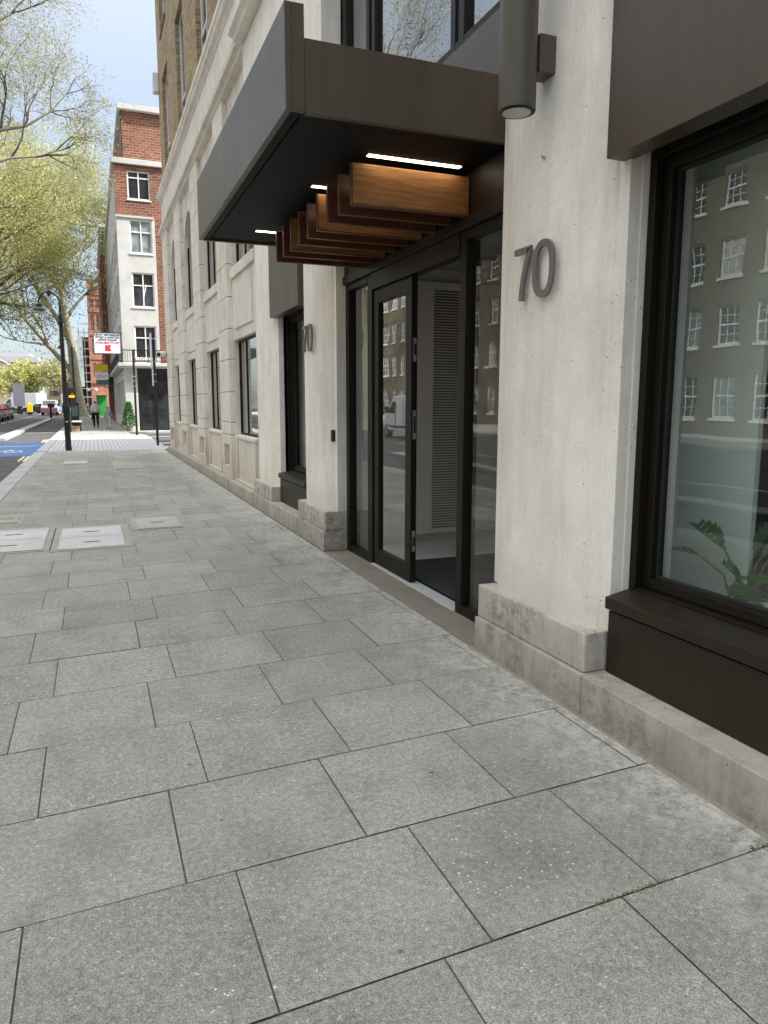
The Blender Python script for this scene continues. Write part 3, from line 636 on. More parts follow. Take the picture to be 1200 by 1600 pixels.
t = MB(); t.lathe(0, 0, [(.010, 0), (.012, .01), (.008, .02)], 12)
o = t.build('wall_stud', 'steel', None); o.location = (2.235, 3.39, 2.80); o.rotation_euler = (0, -math.pi / 2, 0); tag(o, 'small shiny stud in the pier under the cylindrical lamp', 'wall fixing')
t = MB().box(2.315, 2.35, 7.30, 7.36, 1.15, 1.27); o = t.build('card_reader', 'black', None, org=(2.34, 7.33, 1.15), bevel=.004); tag(o, 'small black entry reader on the pier edge left of the glass door', 'card reader')
t = MB(); z_ = .003
for i in range(34): t.box(2.6, 3.9, 4.76 + .05 * i, 4.792 + .05 * i, z_, .012)
dm = thing('door_mat', (3.2, 5.6, 0), 'black ribbed entrance mat inside the open door', 'door mat'); t.build('rib', 'matrib', dm); MB().box(2.57, 3.95, 4.74, 6.5, .0005, .004).build('base', 'soffit', dm)
dp = thing('display_panel', (3.0, 2.9, .35), 'pale frosted upright panel behind the right-hand shop window', 'panel')
MB().box(3.0, 3.03, 2.64, 3.185, .45, 3.05).build('sheet', 'frost', dp); MB().box(2.97, 3.06, 2.62, 3.2, .35, .45).build('base', 'white', dp)
dp2 = thing('display_panel', (3.0, 2.3, .35), 'white narrow panel further right behind the shop window, cut by the picture edge', 'panel')
MB().box(3.35, 3.38, 2.2, 2.42, .45, 2.2).build('sheet', 'white', dp2)
# window plant: split-leaf philodendron
P = thing('potted_plant', (2.84, 2.56, .35), 'green split-leaf plant standing inside the right-hand shop window', 'plant')
MB().lathe(2.84, 2.50, [(.08, .35), (.11, .42), (.12, .62), (.11, .62)], 20).build('pot', 'white', P)
def split_leaf(mb, base, direction, length, width, up=Vector((0, 0, 1)), droop=.35):
    d = Vector(direction).normalized(); side = d.cross(up).normalized(); nrm = side.cross(d)
    def pt(t, s_): 
        p = Vector(base) + d * length * t - Vector((0, 0, 1)) * droop * length * t * t + side * s_ + nrm * (abs(s_) * .35); return p
    n = 7
    for i in range(n):
        t0, t1 = i / n, (i + .78) / n; wd = width * math.sin(math.pi * min(1, .18 + .8 * (1 - (i + .5) / n))) 
        for sg in (-1, 1):
            mb.quad(pt(t0, 0), pt(t1, 0), pt(min(1.05, t1 + .12), sg * wd * .6), pt(min(1.1, t1 + .16), sg * wd), pt(t0 + .10, sg * wd * .75)); mb.a.append(rnd.random())
    mb.quad(pt(.93, -.01), pt(1.18, 0), pt(.93, .01)); mb.a.append(.3)
lv = MB(); st = MB()
base = Vector((2.84, 2.53, .56))
cams = Vector((-.75, -.65, 0))
for tip, dr, ln, wd, crown in (((2.79, 2.585, .845), (0, .24, .16), .24, .085, 0), ((2.76, 2.70, .80), (-.02, .24, .03), .20, .055, 0), ((2.8, 2.44, .84), (.02, -.12, .22), .24, .09, 0), ((2.72, 2.45, .76), (-.1, -.25, .05), .2, .08, 0), ((2.76, 2.50, .72), (-.1, -.2, -.05), .2, .09, 0), ((2.85, 2.36, .9), (.1, -.24, .14), .24, .09, 0), ((2.8, 2.47, .70), (-.05, .08, .1), .16, .07, 0), ((2.9, 2.5, .8), (.15, -.1, .2), .2, .08, 0)):
    tip = Vector(tip); mid = (base + tip) / 2 + Vector((.02, 0, .04)); st.tube([base - Vector((0, 0, .1)), mid, tip], [.007, .006, .005], 6); split_leaf(lv, tip, dr, ln, wd, droop=.12)
lv.build('leaf', 'leafdark', P, attr='lf', fixn=False); st.build('stem', 'leaf2' if False else 'moss', P)
dl_ = MB().quad((1.245, 2.62, .004), (1.262, 2.628, .010), (1.272, 2.618, .004), (1.258, 2.606, .007)); tag(dl_.build('dry_leaf', 'tan', None, org=(1.25, 2.62, 0)), 'tiny tan dry leaf lying on the slab in front of the right pier', 'leaf')
# security camera & alarm box on the corner
scm = thing('security_camera', (2.25, 23.9, 3.05), 'small white security camera on the far stone corner', 'camera')
MB().tube([(2.2, 23.9, 3.06), (2.08, 23.72, 3.03), (1.98, 23.6, 3.0)], [.075, .085, .09], 12).build('housing', 'white', scm, smooth=True); MB().tube([(1.979, 23.6, 3.0), (1.972, 23.59, 2.998)], [.065, .06], 12).build('lens', 'black', scm); MB().box(2.18, 2.26, 23.86, 23.94, 3.02, 3.1).build('mount', 'white', scm)
ab = MB().box(2.16, 2.33, 23.8, 24.05, 10.55, 11.1); tag(ab.build('alarm_box', 'white', None, org=(2.2, 23.9, 10.4), bevel=.03), 'cream alarm box high on the far corner of the brown brick wall', 'alarm box')

# ================================================================== WHITE CORNER BUILDING ACROSS THE SIDE STREET
Wb = thing('corner_building', (2, 45, 0), 'white rendered corner building with red brick top floors beyond the side street', 'building')
sh = [(2.38, 3.53, 9.51, 11.25), (2.38, 3.53, 6.69, 8.51), (2.38, 3.53, 3.95, 5.7)]
MB().wall('y', 43.0, .4, 1.74, 3.69, 3.6, 11.35, sh).build('white_wall', 'render', Wb)
streetw = []
for i in range(6):
    for z0, z1 in ((4.1, 5.9), (6.9, 8.6), (9.6, 11.0)): streetw.append((44.6 + 3.2 * i, 46.4 + 3.2 * i, z0, z1))
MB().wall('x', 1.74, .4, 43.405, 64, 3.6, 14.0, streetw).build('white_wall', 'render', Wb)
MB().wall('y', 43.004, .4, 3.69, 16, 3.6, 11.35, []).build('brick_wall', 'brickr', Wb)
MB().wall('y', 43.002, .4, 1.742, 16, 11.35, 14.0, [(2.37, 3.52, 12.27, 13.73)]).build('brick_wall', 'brickr', Wb)
MB().wall('y', 44.5, .4, 2.3, 16, 14.3, 17.2, []).box(2.3, 2.5, 44.9, 62, 14.3, 17.2).build('brick_wall', 'brickr', Wb)
MB().box(1.6, 16, 42.85, 64, 14.0, 14.28).build('ledge', 'render', Wb, bevel=.02)
MB().box(1.70, 3.66, 42.93, 43.0, 11.32, 11.42).build('ledge', 'render', Wb)
MB().box(2.12, 16, 44.2, 62, 17.2, 17.48).build('roof', 'render', Wb)
MB().box(2.25, 2.32, 44.6, 45.2, 14.3, 17.2).build('drainpipe', 'black', Wb)
for i, (a, b, z0, z1) in enumerate(sh + [(2.37, 3.52, 12.27, 13.73)]):
    f_ = MB(); yy = 43.06
    f_.box(a, a + .07, yy, yy + .08, z0, z1); f_.box(b - .07, b, yy, yy + .08, z0, z1); f_.box(a + .07, b - .07, yy + .001, yy + .079, z0, z0 + .07); f_.box(a + .07, b - .07, yy + .001, yy + .079, z1 - .07, z1)
    f_.box((a + b) / 2 - .03, (a + b) / 2 + .03, yy + .002, yy + .078, z0 + .07, z1 - .07); zt = z0 + (z1 - z0) * (.62 if i != 3 else .74); f_.box(a + .07, b - .07, yy + .003, yy + .077, zt, zt + .06)
    f_.box(a - .05, b + .05, 42.95, 43.05, z0 - .07, z0 - .005)
    o = f_.build('window', 'white', Wb)
    MB().quad((a, yy + .05, z0), (b, yy + .05, z0), (b, yy + .05, z1), (a, yy + .05, z1)).build('pane', 'paleglass' if i == 0 else 'darkglass', o)
    if i == 1: MB().tube([(2.95, 43.08, 7.2), (3.1, 43.08, 7.9)], .03, 6).build('blind_cord', 'lightb', o)
for a, b, z0, z1 in streetw:
    o = MB().box(1.80, 1.86, a, b, z0, z1).build('window', 'darkglass', Wb); MB().box(1.69, 1.8, a - .05, b + .05, z0 - .1, z0 - .004).build('sill', 'render', o)
# ground floor
MB().box(1.76, 2.42, 43.0, 44.2, 0, 3.45).build('corner_pier', 'render', Wb, bevel=.02)
gw = MB().wall('x', 1.80, .3, 44.2, 64, 0, 3.45, [(45 + 3.6 * i, 47.6 + 3.6 * i, .7, 2.9) for i in range(5)]); gw.build('white_wall', 'render', Wb)
for i in range(5): MB().box(1.95, 1.98, 45 + 3.6 * i, 47.6 + 3.6 * i, .7, 2.9).build('shop_pane', 'paleglass', Wb)
MB().box(2.42, 16, 43.05, 43.4, 3.0, 3.5).build('shop_fascia', 'carblack', Wb)
sf_ = MB(); sf_.box(2.42, 2.62, 43.02, 43.3, 0, 3.0); sf_.box(2.62, 9, 43.12, 43.2, 2.72, 3.0); sf_.box(2.62, 9, 43.12, 43.2, 0, .12)
for x in (3.35, 3.42, 4.6, 6): sf_.box(x, x + .06, 43.1, 43.2, .12, 2.72)
SFR = sf_.build('shop_front', 'carblack', Wb); MB().quad((2.62, 43.18, .12), (9, 43.18, .12), (9, 43.18, 2.72), (2.62, 43.18, 2.72)).build('pane', 'darkglass', SFR)
MB().box(1.44, 5.4, 42.4, 43.0, 3.5, 3.68).box(1.44, 1.74, 43.0, 60, 3.5, 3.68).box(1.5, 5.2, 42.5, 43.0, 3.42, 3.5).build('balcony_slab', 'render', Wb, bevel=.02)
rl = MB(); rl.box(1.47, 5.4, 42.43, 42.47, 4.33, 4.38); rl.box(1.47, 1.51, 42.47, 60, 4.33, 4.38); rl.box(1.47, 5.4, 42.43, 42.47, 3.74, 3.77); rl.box(1.47, 1.51, 42.47, 60, 3.74, 3.77)
for x in (1.62, 2.32, 3.0, 3.7): rl.box(x - .02, x + .02, 42.42, 42.48, 3.68, 4.42)
x = 1.55
while x < 5.3: rl.box(x, x + .022, 42.44, 42.46, 3.77, 4.33); x += .125
y = 42.6
while y < 60: rl.box(1.48, 1.50, y, y + .024, 3.77, 4.33); y += .16
for cx_ in (2.65, 3.35):
    for a in range(14):
        t0, t1 = math.pi + math.pi * a / 14, math.pi + math.pi * (a + 1) / 14
        rl.tube([(cx_ + .16 * math.cos(t0), 42.45, 4.1 + .2 * math.sin(t0)), (cx_ + .16 * math.cos(t1), 42.45, 4.1 + .2 * math.sin(t1))], .014, 4)
rl.build('balcony_railing', 'black', Wb)
# estate board
SB = thing('to_let_board', (1.6, 42.3, 4.6), 'white TO LET board projecting from the white corner building over the pavement', 'sign')
MB().box(.30, 1.62, 42.36, 42.39, 4.15, 5.21).build('board', 'signwhite', SB)
fb = MB(); fb.box(.27, .30, 42.34, 42.40, 4.12, 5.24); fb.box(.30, 1.75, 42.34, 42.40, 5.21, 5.24); fb.box(.30, 1.75, 42.34, 42.40, 4.12, 4.15); fb.box(1.62, 1.66, 42.335, 42.405, 4.12, 5.24); fb.build('frame', 'black', SB)
rx = (math.pi / 2, 0, 0)
for body, z, sz, mt in (('NEWLY REFURBISHED', 5.06, .130, 'ink'), ('FITTED & UNFITTED', 4.93, .130, 'ink'), ('OFFICE FLOORS', 4.80, .130, 'ink'), ('AVAILABLE TO LET', 4.655, .142, 'inkred')):
    text_mesh(body, sz, mt, 'lettering', SB, (.965, 42.352, z), rx, bold=.002)
lg = MB(); lg.box(.83, .97, 42.35, 42.358, 4.27, 4.58); lg.prism([(.97, 4.58), (1.13, 4.58), (1.13, 4.50), (1.04, 4.44), (1.10, 4.44), (1.10, 4.41), (1.04, 4.41), (1.13, 4.35), (1.13, 4.27), (.97, 4.27)], 42.35, 42.358, 'y'); lg.build('logo', 'inkred', SB)
ys = thing('to_let_board', (1.6, 60, 4), 'yellow and white agent board further along behind the white TO LET board', 'sign')
MB().box(.35, 1.35, 62, 62.04, 3.95, 4.5).build('upper_board', 'yellow', ys); MB().box(.4, 1.35, 62.0, 62.04, 3.35, 3.9).build('middle_board', 'lightb', ys); MB().box(.42, 1.35, 61.99, 62.04, 2.95, 3.3).build('lower_board', 'teal', ys); MB().tube([(1.4, 62.02, 2.5), (1.4, 62.02, 4.6)], .04, 6).build('post', 'black', ys)
text_mesh('TO LET', .22, 'inkred', 'lettering', ys, (.86, 61.99, 3.5), rx); text_mesh('FOR SALE', .2, 'ink', 'lettering', ys, (.86, 61.99, 4.12), rx) if False else None
# shrub in planter at the corner
def leaf_cloud(pts, size, mat_attr=None, flat=.0, r=None):
    mb_ = MB(); r = r or rnd
    for p in pts:
        s_ = size * r.uniform(.6, 1.4); a = Vector((r.gauss(0, 1), r.gauss(0, 1), r.gauss(0, 1))).normalized(); b = a.cross(Vector((r.gauss(0, 1), r.gauss(0, 1), r.gauss(0, 1)))).normalized()
        p = Vector(p); mb_.quad(p - a * s_, p + b * s_ * .55, p + a * s_, p - b * s_ * .55); mb_.a.append(r.random())
    return mb_
SH = thing('potted_shrub', (1.85, 42.2, 0), 'dark climbing shrub in a pot at the foot of the white corner', 'plant')
pts = []
for i in range(1500):
    z = rnd.uniform(.3, 1.55); rr = .34 * (1 - (z - .3) / 1.5) + .06; a = rnd.uniform(0, 6.28); q_ = rnd.uniform(.5, 1.1); pts.append((1.85 + rr * q_ * math.cos(a), 42.3 + rr * q_ * math.sin(a), z + rnd.uniform(-.05, .05)))
leaf_cloud(pts, .05).build('foliage', 'leafdark', SH, attr='lf', fixn=False); MB().lathe(1.85, 42.3, [(.16, 0), (.2, .3), (.18, .3)], 16).build('pot', 'cargrey', SH); MB().tube([(1.85, 42.3, .25), (1.85, 42.3, 1.3)], .02, 6).build('stem', 'twig', SH)

S('moss', leaf_cloud(_mp, .0045), 'moss', kind='stuff')
# ================================================================== RED BRICK ROW, TOWER, SCAFFOLD
RB = thing('red_brick_building', (2, 80, 0), 'dark red brick terrace with pale bands beyond the white building', 'building')
hs = [(65 + 2.6 * i, 66.3 + 2.6 * i, z0, z0 + 1.7) for i in range(7) for z0 in (4.6, 7.4, 10.2, 12.8)]
MB().wall('x', 1.75, .4, 64, 84, 0, 15.2, hs + [(66 + 4 * i, 69 + 4 * i, .5, 3) for i in range(4)]).build('wall', 'brickdark', RB)
bn = MB()
for z in (3.6, 6.9, 9.7, 12.4): bn.box(1.6, 1.75, 64, 84, z, z + .22)
for i in range(8): bn.box(1.62, 1.75, 64.3 + 2.6 * i, 64.6 + 2.6 * i, 3.8, 15)
bn.each('stone_band', 'render', RB)
cr = MB(); cr.box(1.25, 1.76, 64, 84, 15.2, 15.45)
for i in range(24): cr.box(1.4, 1.75, 64.2 + .82 * i, 64.5 + .82 * i, 14.95, 15.2)
cr.build('cornice', 'render', RB); bay_ = MB()
for i in range(4):
    y = 66 + 4.4 * i; bay_.prism([(1.75, y), (1.25, y + .5), (1.25, y + 1.7), (1.75, y + 2.2)], 4.0, 13.6, 'z')
bay_.each('bay_window', 'brickdark', RB); bw2 = MB()
for i in range(4):
    for z in (4.6, 7.4, 10.2): bw2.box(1.22, 1.26, 66.6 + 4.4 * i, 67.6 + 4.4 * i, z, z + 1.6)
bw2.each('bay_pane', 'darkglass', RB); MB().box(1.9, 1.95, 64.3, 83.8, .5, 14.5).build('window_pane', 'darkglass', RB); MB().box(1.3, 2.4, 64, 84, 3.1, 3.6).build('shop_fascia', 'carblack', RB)
MB().box(1.76, 14, 63.9, 64.2, 0, 15.2).box(1.8, 14, 64, 84, 15.2, 15.9).build('roof', 'greyconc', RB)
RT = thing('terracotta_tower', (1, 97, 0), 'sunlit orange terracotta gabled building with tall chimneys beyond the red terrace', 'building')
th_ = [(.42, .78, 10.0, 11.8), (1.05, 1.4, 10.0, 11.8), (.42, .78, 7.2, 9.0), (1.05, 1.4, 7.2, 9.0), (.42, .78, 4.6, 6.2), (1.05, 1.4, 4.6, 6.2), (.42, .78, 12.6, 13.6), (1.05, 1.4, 12.6, 13.6)]
MB().wall('y', 95, .5, .15, 7, 0, 14.2, th_).box(.15, .5, 95.5, 106, 0, 14.2).build('wall', 'terracotta', RT)
MB().prism([(.15, 14.2), (2.2, 14.2), (1.9, 15.0), (1.5, 15.1), (1.2, 15.7), (.9, 15.1), (.4, 15.0)], 95, 95.4, 'y').build('gable', 'terracotta', RT)
ch = MB().box(.2, .95, 95.8, 96.8, 14.2, 16.0).box(.14, 1.0, 95.75, 96.85, 15.6, 15.8).box(1.3, 1.9, 96, 97, 14.2, 16.0); CHm = ch.build('chimney', 'terracotta', RT)
cp = MB()
for x in (.3, .52, .74, .9): cp.lathe(x, 96.2, [(.07, 16.0), (.06, 16.35), (.075, 16.4)], 8)
cp.each('chimney_pot', 'terracotta', CHm)
for z in (14.1, 12.1, 9.4, 6.6, 3.8): MB().box(.08, 2.2, 94.9, 94.998, z, z + .16).build('string_course', 'terracotta', RT)
for a, b, z0, z1 in th_:
    o = MB().quad((a, 95.2, z0), (b, 95.2, z0), (b, 95.2, z1), (a, 95.2, z1)).build('window', 'leafdark' if False else 'paleglass', RT); MB().box((a + b) / 2 - .02, (a + b) / 2 + .02, 95.15, 95.19, z0, z1).box(a, b, 95.15, 95.19, (z0 + z1) / 2 - .02, (z0 + z1) / 2 + .02).build('glazing_bar', 'white', o)
MB().box(.15, 6, 95.4, 106, 14.2, 14.4).build('roof', 'greyconc', RT)
SF = thing('scaffold', (-.4, 98, 0), 'pipe scaffold with grey sheeting standing left of the terracotta tower', 'scaffold')
sfm = MB()
for x in (-1.0, -.4, .1):
    for yy in (94, 95.5): sfm.tube([(x, yy, 0), (x, yy, 10.2)], .045, 6)
for z in (2.2, 4.0, 5.9, 7.8, 9.7):
    for yy in (94, 95.5): sfm.tube([(-1.1, yy, z), (.15, yy, z)], .04, 6); sfm.tube([(-1.1, yy, z + 1), (.15, yy, z + 1)], .03, 6)
sfm.build('pole', 'steel', SF); MB().box(-1.05, .1, 94.1, 95.4, 2.1, 2.16).box(-1.05, .1, 94.1, 95.4, 3.9, 3.96).box(-1.05, .1, 94.1, 95.4, 5.8, 5.86).box(-1.05, .1, 94.1, 95.4, 7.7, 7.76).build('deck', 'tan', SF)
MB().box(-1.12, -.62, 93.9, 93.93, 3.4, 9.2).box(-1.15, -1.12, 93.9, 100, 3.4, 9.2).build('sheeting', 'net', SF)
BD = thing('dark_building', (0, 100, 0), 'dark brown shopfronts behind the scaffold at the far bend', 'building')
MB().wall('y', 99, .4, -1.1, 2.2, 0, 9.5, [(-.8, -.2, 4.3, 5.6), (-.8, -.2, 6.4, 7.6), (-.6, 1.8, .4, 2.7)]).build('wall', 'brickdark', BD); MB().box(-1, 2, 99.3, 99.35, 0, 8).build('window_pane', 'darkglass', BD); MB().box(-1.1, 2.2, 98.6, 99, 2.8, 3.3).build('shop_fascia', 'carblack', BD)
for i, (x, y, z) in enumerate(((-.3, 88, 2.95), (.05, 84, 2.9), (.55, 90, 3.0))):
    t = thing('globe_lantern', (x, y, z), ['white globe lantern, leftmost of three over the far shopfronts', 'large white globe lantern, middle of three over the far shopfronts', 'white globe lantern nearest the green hoarding'][i], 'lantern', 'white lanterns by the far shopfronts')
    MB().lathe(x, y, [(.03, z - .18), (.14, z - .12), (.18, z), (.14, z + .12), (.03, z + .18)], 12).build('globe', 'lightb', t, smooth=True); MB().tube([(x, y, z + .17), (x, y, z + .4), (1.3, y, z + .4)], .025, 5).build('arm', 'black', t)
GH = thing('green_kiosk', (1, 87, 0), 'bright green boxy kiosk against the far shopfronts', 'kiosk')
MB().box(.52, 1.55, 85, 87, .1, 2.25).build('body', 'green', GH, bevel=.04); MB().box(.48, 1.6, 84.95, 87.1, 2.25, 2.34).build('lid', 'green', GH); MB().box(.7, 1.4, 84.97, 84.999, .5, 1.9).build('door', 'green', GH); MB().box(.55, .75, 85.1, 86.8, 0, .1).box(1.3, 1.5, 85.1, 86.8, 0, .1).build('foot', 'rubber', GH)

# ================================================================== OPPOSITE SIDE
def terrace(name, x, y0, y1, h, mat, label, pitch=2.6, zs=((.8, 2.9), (4.2, 6.1), (7.3, 9.1), (10.3, 11.9), (13.2, 14.6)), glz=True):
    t = thing(name, (x, y0, 0), label, 'building'); hl = []; fw = MB(); pn = MB(); y = y0 + 1.2
    while y < y1 - 1.4:
        for a, b in zs:
            if b < h - .5: hl.append((y, y + 1.3, a, b))
        y += pitch
    pr_ = random.Random(5); wl_ = MB(); wl_.wall('x', x, -.4, y0, y1, 0, h, hl); wl_.build('wall', mat, t)
    sl2 = MB(); n_ = 0
    near = [h_ for h_ in hl if 6 < h_[0] < 60][:90]
    for (a, b, c, d) in hl:
        isn = (a, b, c, d) in near and glz
        f_ = MB() if isn else fw
        X = x - .12
        frame_rect(f_, X - .06, X, a, b, c, d, .09)
        for k_ in (1, 2): f_.box(X - .05, X - .01, a + (b - a) * k_ / 3 - .015, a + (b - a) * k_ / 3 + .015, c + .09, d - .09)
        for k_ in (1, 2, 3): w_ = .045 if k_ == 2 else .015; f_.box(X - .055, X - .005, a + .09, b - .09, c + (d - c) * k_ / 4 - w_, c + (d - c) * k_ / 4 + w_)
        f_.box(x + .001, x + .07, a - .08, b + .08, c - .12, c - .002)
        q_ = ((X - .04, a, c), (X - .04, b, c), (X - .04, b, d), (X - .04, a, d))
        if isn: o = f_.build('window', 'white', t); MB().quad(*q_).build('pane', pr_.choice(('paleglass', 'darkglass', 'darkglass', 'lens')), o)
        else: pn.quad(*q_)
    if fw.v: tag(fw.build('window_row', 'white', t), kind='stuff'); tag(pn.build('pane_row', 'paleglass', t), kind='stuff')
    MB().box(x - 9, x - .2, y0, y1, h, h + .4).box(x - .45, x + .25, y0, y1, h - .02, h + .3).build('parapet', 'greyconc', t); return t
terrace('brick_terrace', -22.2, -25, 100, 16, 'brickbrown', 'long brown brick terrace with white sash windows across the road, mirrored in the glass', 2.35)
terrace('brick_terrace', -19, 130, 215, 11, 'brickbrown', 'brown brick block at the left picture edge beyond the parked cars', 3.2, glz=False)
GB = thing('office_block', (-14, 230, 0), 'grey concrete office block with horizontal bands far down the road', 'building')
MB().box(-30, -13, 225, 245, 0, 14).build('wall', 'greyconc', GB); g_ = MB()
for z in (2, 4.3, 6.6, 8.9, 11.2): g_.box(-29.5, -13.5, 224.8, 224.99, z, z + 1.2)
g_.build('window_band', 'darkglass', GB); MB().box(-29, -15, 226, 244, 14, 15).build('roof', 'greyconc', GB)
GB2 = thing('office_block', (2, 260, 0), 'low dark building closing the far end of the road behind the trees', 'building')
MB().box(-13, 30, 262, 280, 0, 9).build('wall', 'brickbrown', GB2); g_ = MB()
for z in (1, 4, 6.5): g_.box(-12, 29, 261.8, 261.99, z, z + 1.4)
g_.build('window_band', 'darkglass', GB2)

# ================================================================== STREET FURNITURE
LP = thing('street_lamp', (-.775, 25.96, 0), 'tall black swan-neck lamp post with hooded lantern at the kerb', 'street lamp')
x, y = -.775, 25.96
MB().lathe(x, y, [(.095, 0), (.10, .02), (.092, .3), (.088, .88), (.095, .9), (.095, .93), (.088, .95), (.095, 1.2), (.12, 1.24), (.125, 1.42), (.10, 1.52), (.085, 1.56), (.072, 2.2), (.062, 3.9), (.06, 4.02), (.08, 4.04), (.08, 4.1), (.062, 4.12), (.075, 4.16), (.055, 4.28), (.045, 4.4)], 20).build('post', 'black', LP, smooth=True)
ar = [(x, y, 4.38), (x - .0, y, 4.6)]
for i in range(1, 13): a = math.pi * i / 12; ar.append((x - .30 + .30 * math.cos(a), y, 4.68 + .30 * math.sin(a)))
ar.append((x - .60, y, 4.60)); MB().tube(ar, [.04] + [.026] * (len(ar) - 1), 10).build('swan_neck', 'black', LP, smooth=True)
MB().lathe(x - .30, y, [(.02, 4.86), (.05, 4.90), (.05, 5.02), (.02, 5.06), (.012, 5.14)], 12).build('finial', 'black', LP)
MB().lathe(x - .60, y, [(.03, 4.64), (.08, 4.62), (.09, 4.56), (.07, 4.53), (.11, 4.51), (.2, 4.44), (.205, 4.42), (.19, 4.42)], 24).build('lamp_shade', 'black', LP, smooth=True)
MB().lathe(x - .60, y, [(.14, 4.415), (.13, 4.36), (.06, 4.33)], 18).build('lamp_glass', 'lens', LP, smooth=True)
MB().box(x - .03, x + .03, y - .1, y - .094, .92, .95).build('label_plate', 'white', LP)
P1 = thing('sign_post', (2.18, 28, 0), 'black sign post with two edge-on plates, nearer of the two by the side street', 'sign post')
MB().tube([(2.18, 28, 0), (2.18, 28, 3.98)], .045, 12).build('post', 'black', P1); MB().box(2.075, 2.10, 27.7, 28.3, 2.78, 4.0).build('upper_plate', 'signwhite', P1); MB().box(2.10, 2.125, 27.8, 28.2, 2.15, 2.76).build('lower_plate', 'signwhite', P1)
for z in (2.3, 2.55, 3.0, 3.8): MB().tube([(2.18, 28, z), (2.18, 28, z + .03)], .055, 12).box(2.1, 2.16, 27.98, 28.02, z, z + .03).build('clamp', 'steel', P1)
P2 = thing('sign_post', (1.95, 37.1, 0), 'plain black post standing before the white corner building, farther of the two', 'sign post')
MB().tube([(1.95, 37.1, 0), (1.95, 37.1, 3.99)], .05, 12).build('post', 'black', P2)
for z in (2.3, 2.55, 2.75): MB().tube([(1.95, 37.1, z), (1.95, 37.1, z + .04)], .06, 12).build('clamp', 'steel', P2)
MB().tube([(1.95, 37.05, 2.77), (1.82, 37.0, 2.77)], .03, 6).build('bracket', 'black', P2)
TS = thing('traffic_signal', (-1.12, 42.4, 0), 'black traffic signal post with yellow box behind the street lamp', 'traffic signal')
MB().tube([(-1.12, 42.4, 0), (-1.12, 42.4, 2.6)], .06, 10).build('post', 'black', TS); MB().box(-1.05, -.80, 42.3, 42.5, 1.95, 2.35).build('signal_head', 'black', TS, bevel=.02); MB().box(-1.1, -.82, 42.25, 42.5, 1.80, 1.93).build('push_button_box', 'yellow', TS, bevel=.01); MB().box(-1.06, -.82, 42.3, 42.55, 1.3, 1.78).build('lower_head', 'black', TS, bevel=.02); MB().lathe(-.93, 42.28, [(.05, 2.0), (.05, 2.02)], 10).build('signal_lens', 'tail', TS)
TC = thing('telephone_box', (-.95, 47, 0), 'dark teal phone cabinet between the lamp post and the plane trunk', 'cabinet')
MB().box(-1.15, -.72, 46.6, 47.2, .25, 1.45).build('body', 'black', TC, bevel=.02); MB().box(-1.1, -.77, 46.57, 46.599, .75, 1.38).build('glass_panel', 'teal', TC); MB().box(-1.18, -.69, 46.55, 47.25, 1.45, 1.52).build('top', 'black', TC); MB().box(-1.1, -.77, 46.7, 47.1, 0, .25).build('base', 'rubber', TC)
BN = thing('bench', (-.75, 43.4, 0), 'low white-topped street bench beside the signal post', 'bench')
MB().box(-1.05, -.55, 43.2, 44.6, .50, .56).build('seat', 'white', BN); MB().box(-1.0, -.9, 43.3, 43.4, 0, .5).box(-.7, -.6, 43.3, 43.4, 0, .5).build('leg', 'black', BN); MB().box(-1.0, -.9, 44.4, 44.5, 0, .5).box(-.7, -.6, 44.4, 44.5, 0, .5).build('leg', 'black', BN)
BX = thing('wooden_crate', (-.82, 42.2, 0), 'open brown cardboard box on the pavement beside the signal post', 'box')
MB().box(-1.0, -.66, 42.0, 42.35, 0, .26).build('body', 'tan', BX); MB().quad((-1.0, 42.0, .26), (-.66, 42.0, .26), (-.62, 41.88, .33), (-1.04, 41.88, .33)).quad((-.66, 42.0, .26), (-.66, 42.35, .26), (-.55, 42.35, .34), (-.55, 42.0, .34)).build('flap', 'tan', BX)
L2 = thing('street_lamp', (-1.2, 62, 0), 'second black lamp post further along in front of the plane trunk', 'street lamp')
MB().lathe(-1.2, 62, [(.12, 0), (.12, 1.3), (.08, 1.4), (.06, 5.8)], 12).build('post', 'black', L2, smooth=True); a_ = [(-1.2, 62, 5.8)] + [(-1.2 - .4 + .4 * math.cos(math.pi * i / 8), 62, 5.9 + .4 * math.sin(math.pi * i / 8)) for i in range(9)]; MB().tube(a_, .03, 6).build('swan_neck', 'black', L2); MB().lathe(-2.0, 62, [(.05, 5.85), (.24, 5.65), (.1, 5.6)], 14).build('lamp_shade', 'black', L2)
BL = thing('bollard_sign', (-3.75, 79, 0), 'black keep-left post at the end of the cycle lane kerb', 'bollard')
MB().tube([(-3.75, 79, 0), (-3.75, 79, 1.1)], .1, 10).build('post', 'black', BL); MB().box(-4.0, -3.4, 78.9, 79.0, 1.05, 1.45).build('plate', 'black', BL, bevel=.05)
YB = thing('road_works_sign', (-7.7, 112, 0), 'small yellow roadside box between truck and van', 'sign')
MB().box(-8.3, -7.6, 112, 112.5, .2, 1.4).build('body', 'yellow', YB, bevel=.05); MB().box(-8.2, -7.7, 112.1, 112.4, -.1, .2).build('base', 'black', YB); MB().lathe(-7.95, 112.2, [(.1, 1.4), (.05, 1.8)], 8).build('beacon', 'yellow', YB)
VM = thing('information_screen', (-8.6, 118, 0), 'tall dark upright information panel by the far junction', 'sign')
MB().box(-10.4, -8.9, 118, 118.3, 1.0, 4.3).build('panel', 'cargrey', VM); MB().box(-10, -9.3, 118.05, 118.25, -.1, 1.0).build('base', 'black', VM)
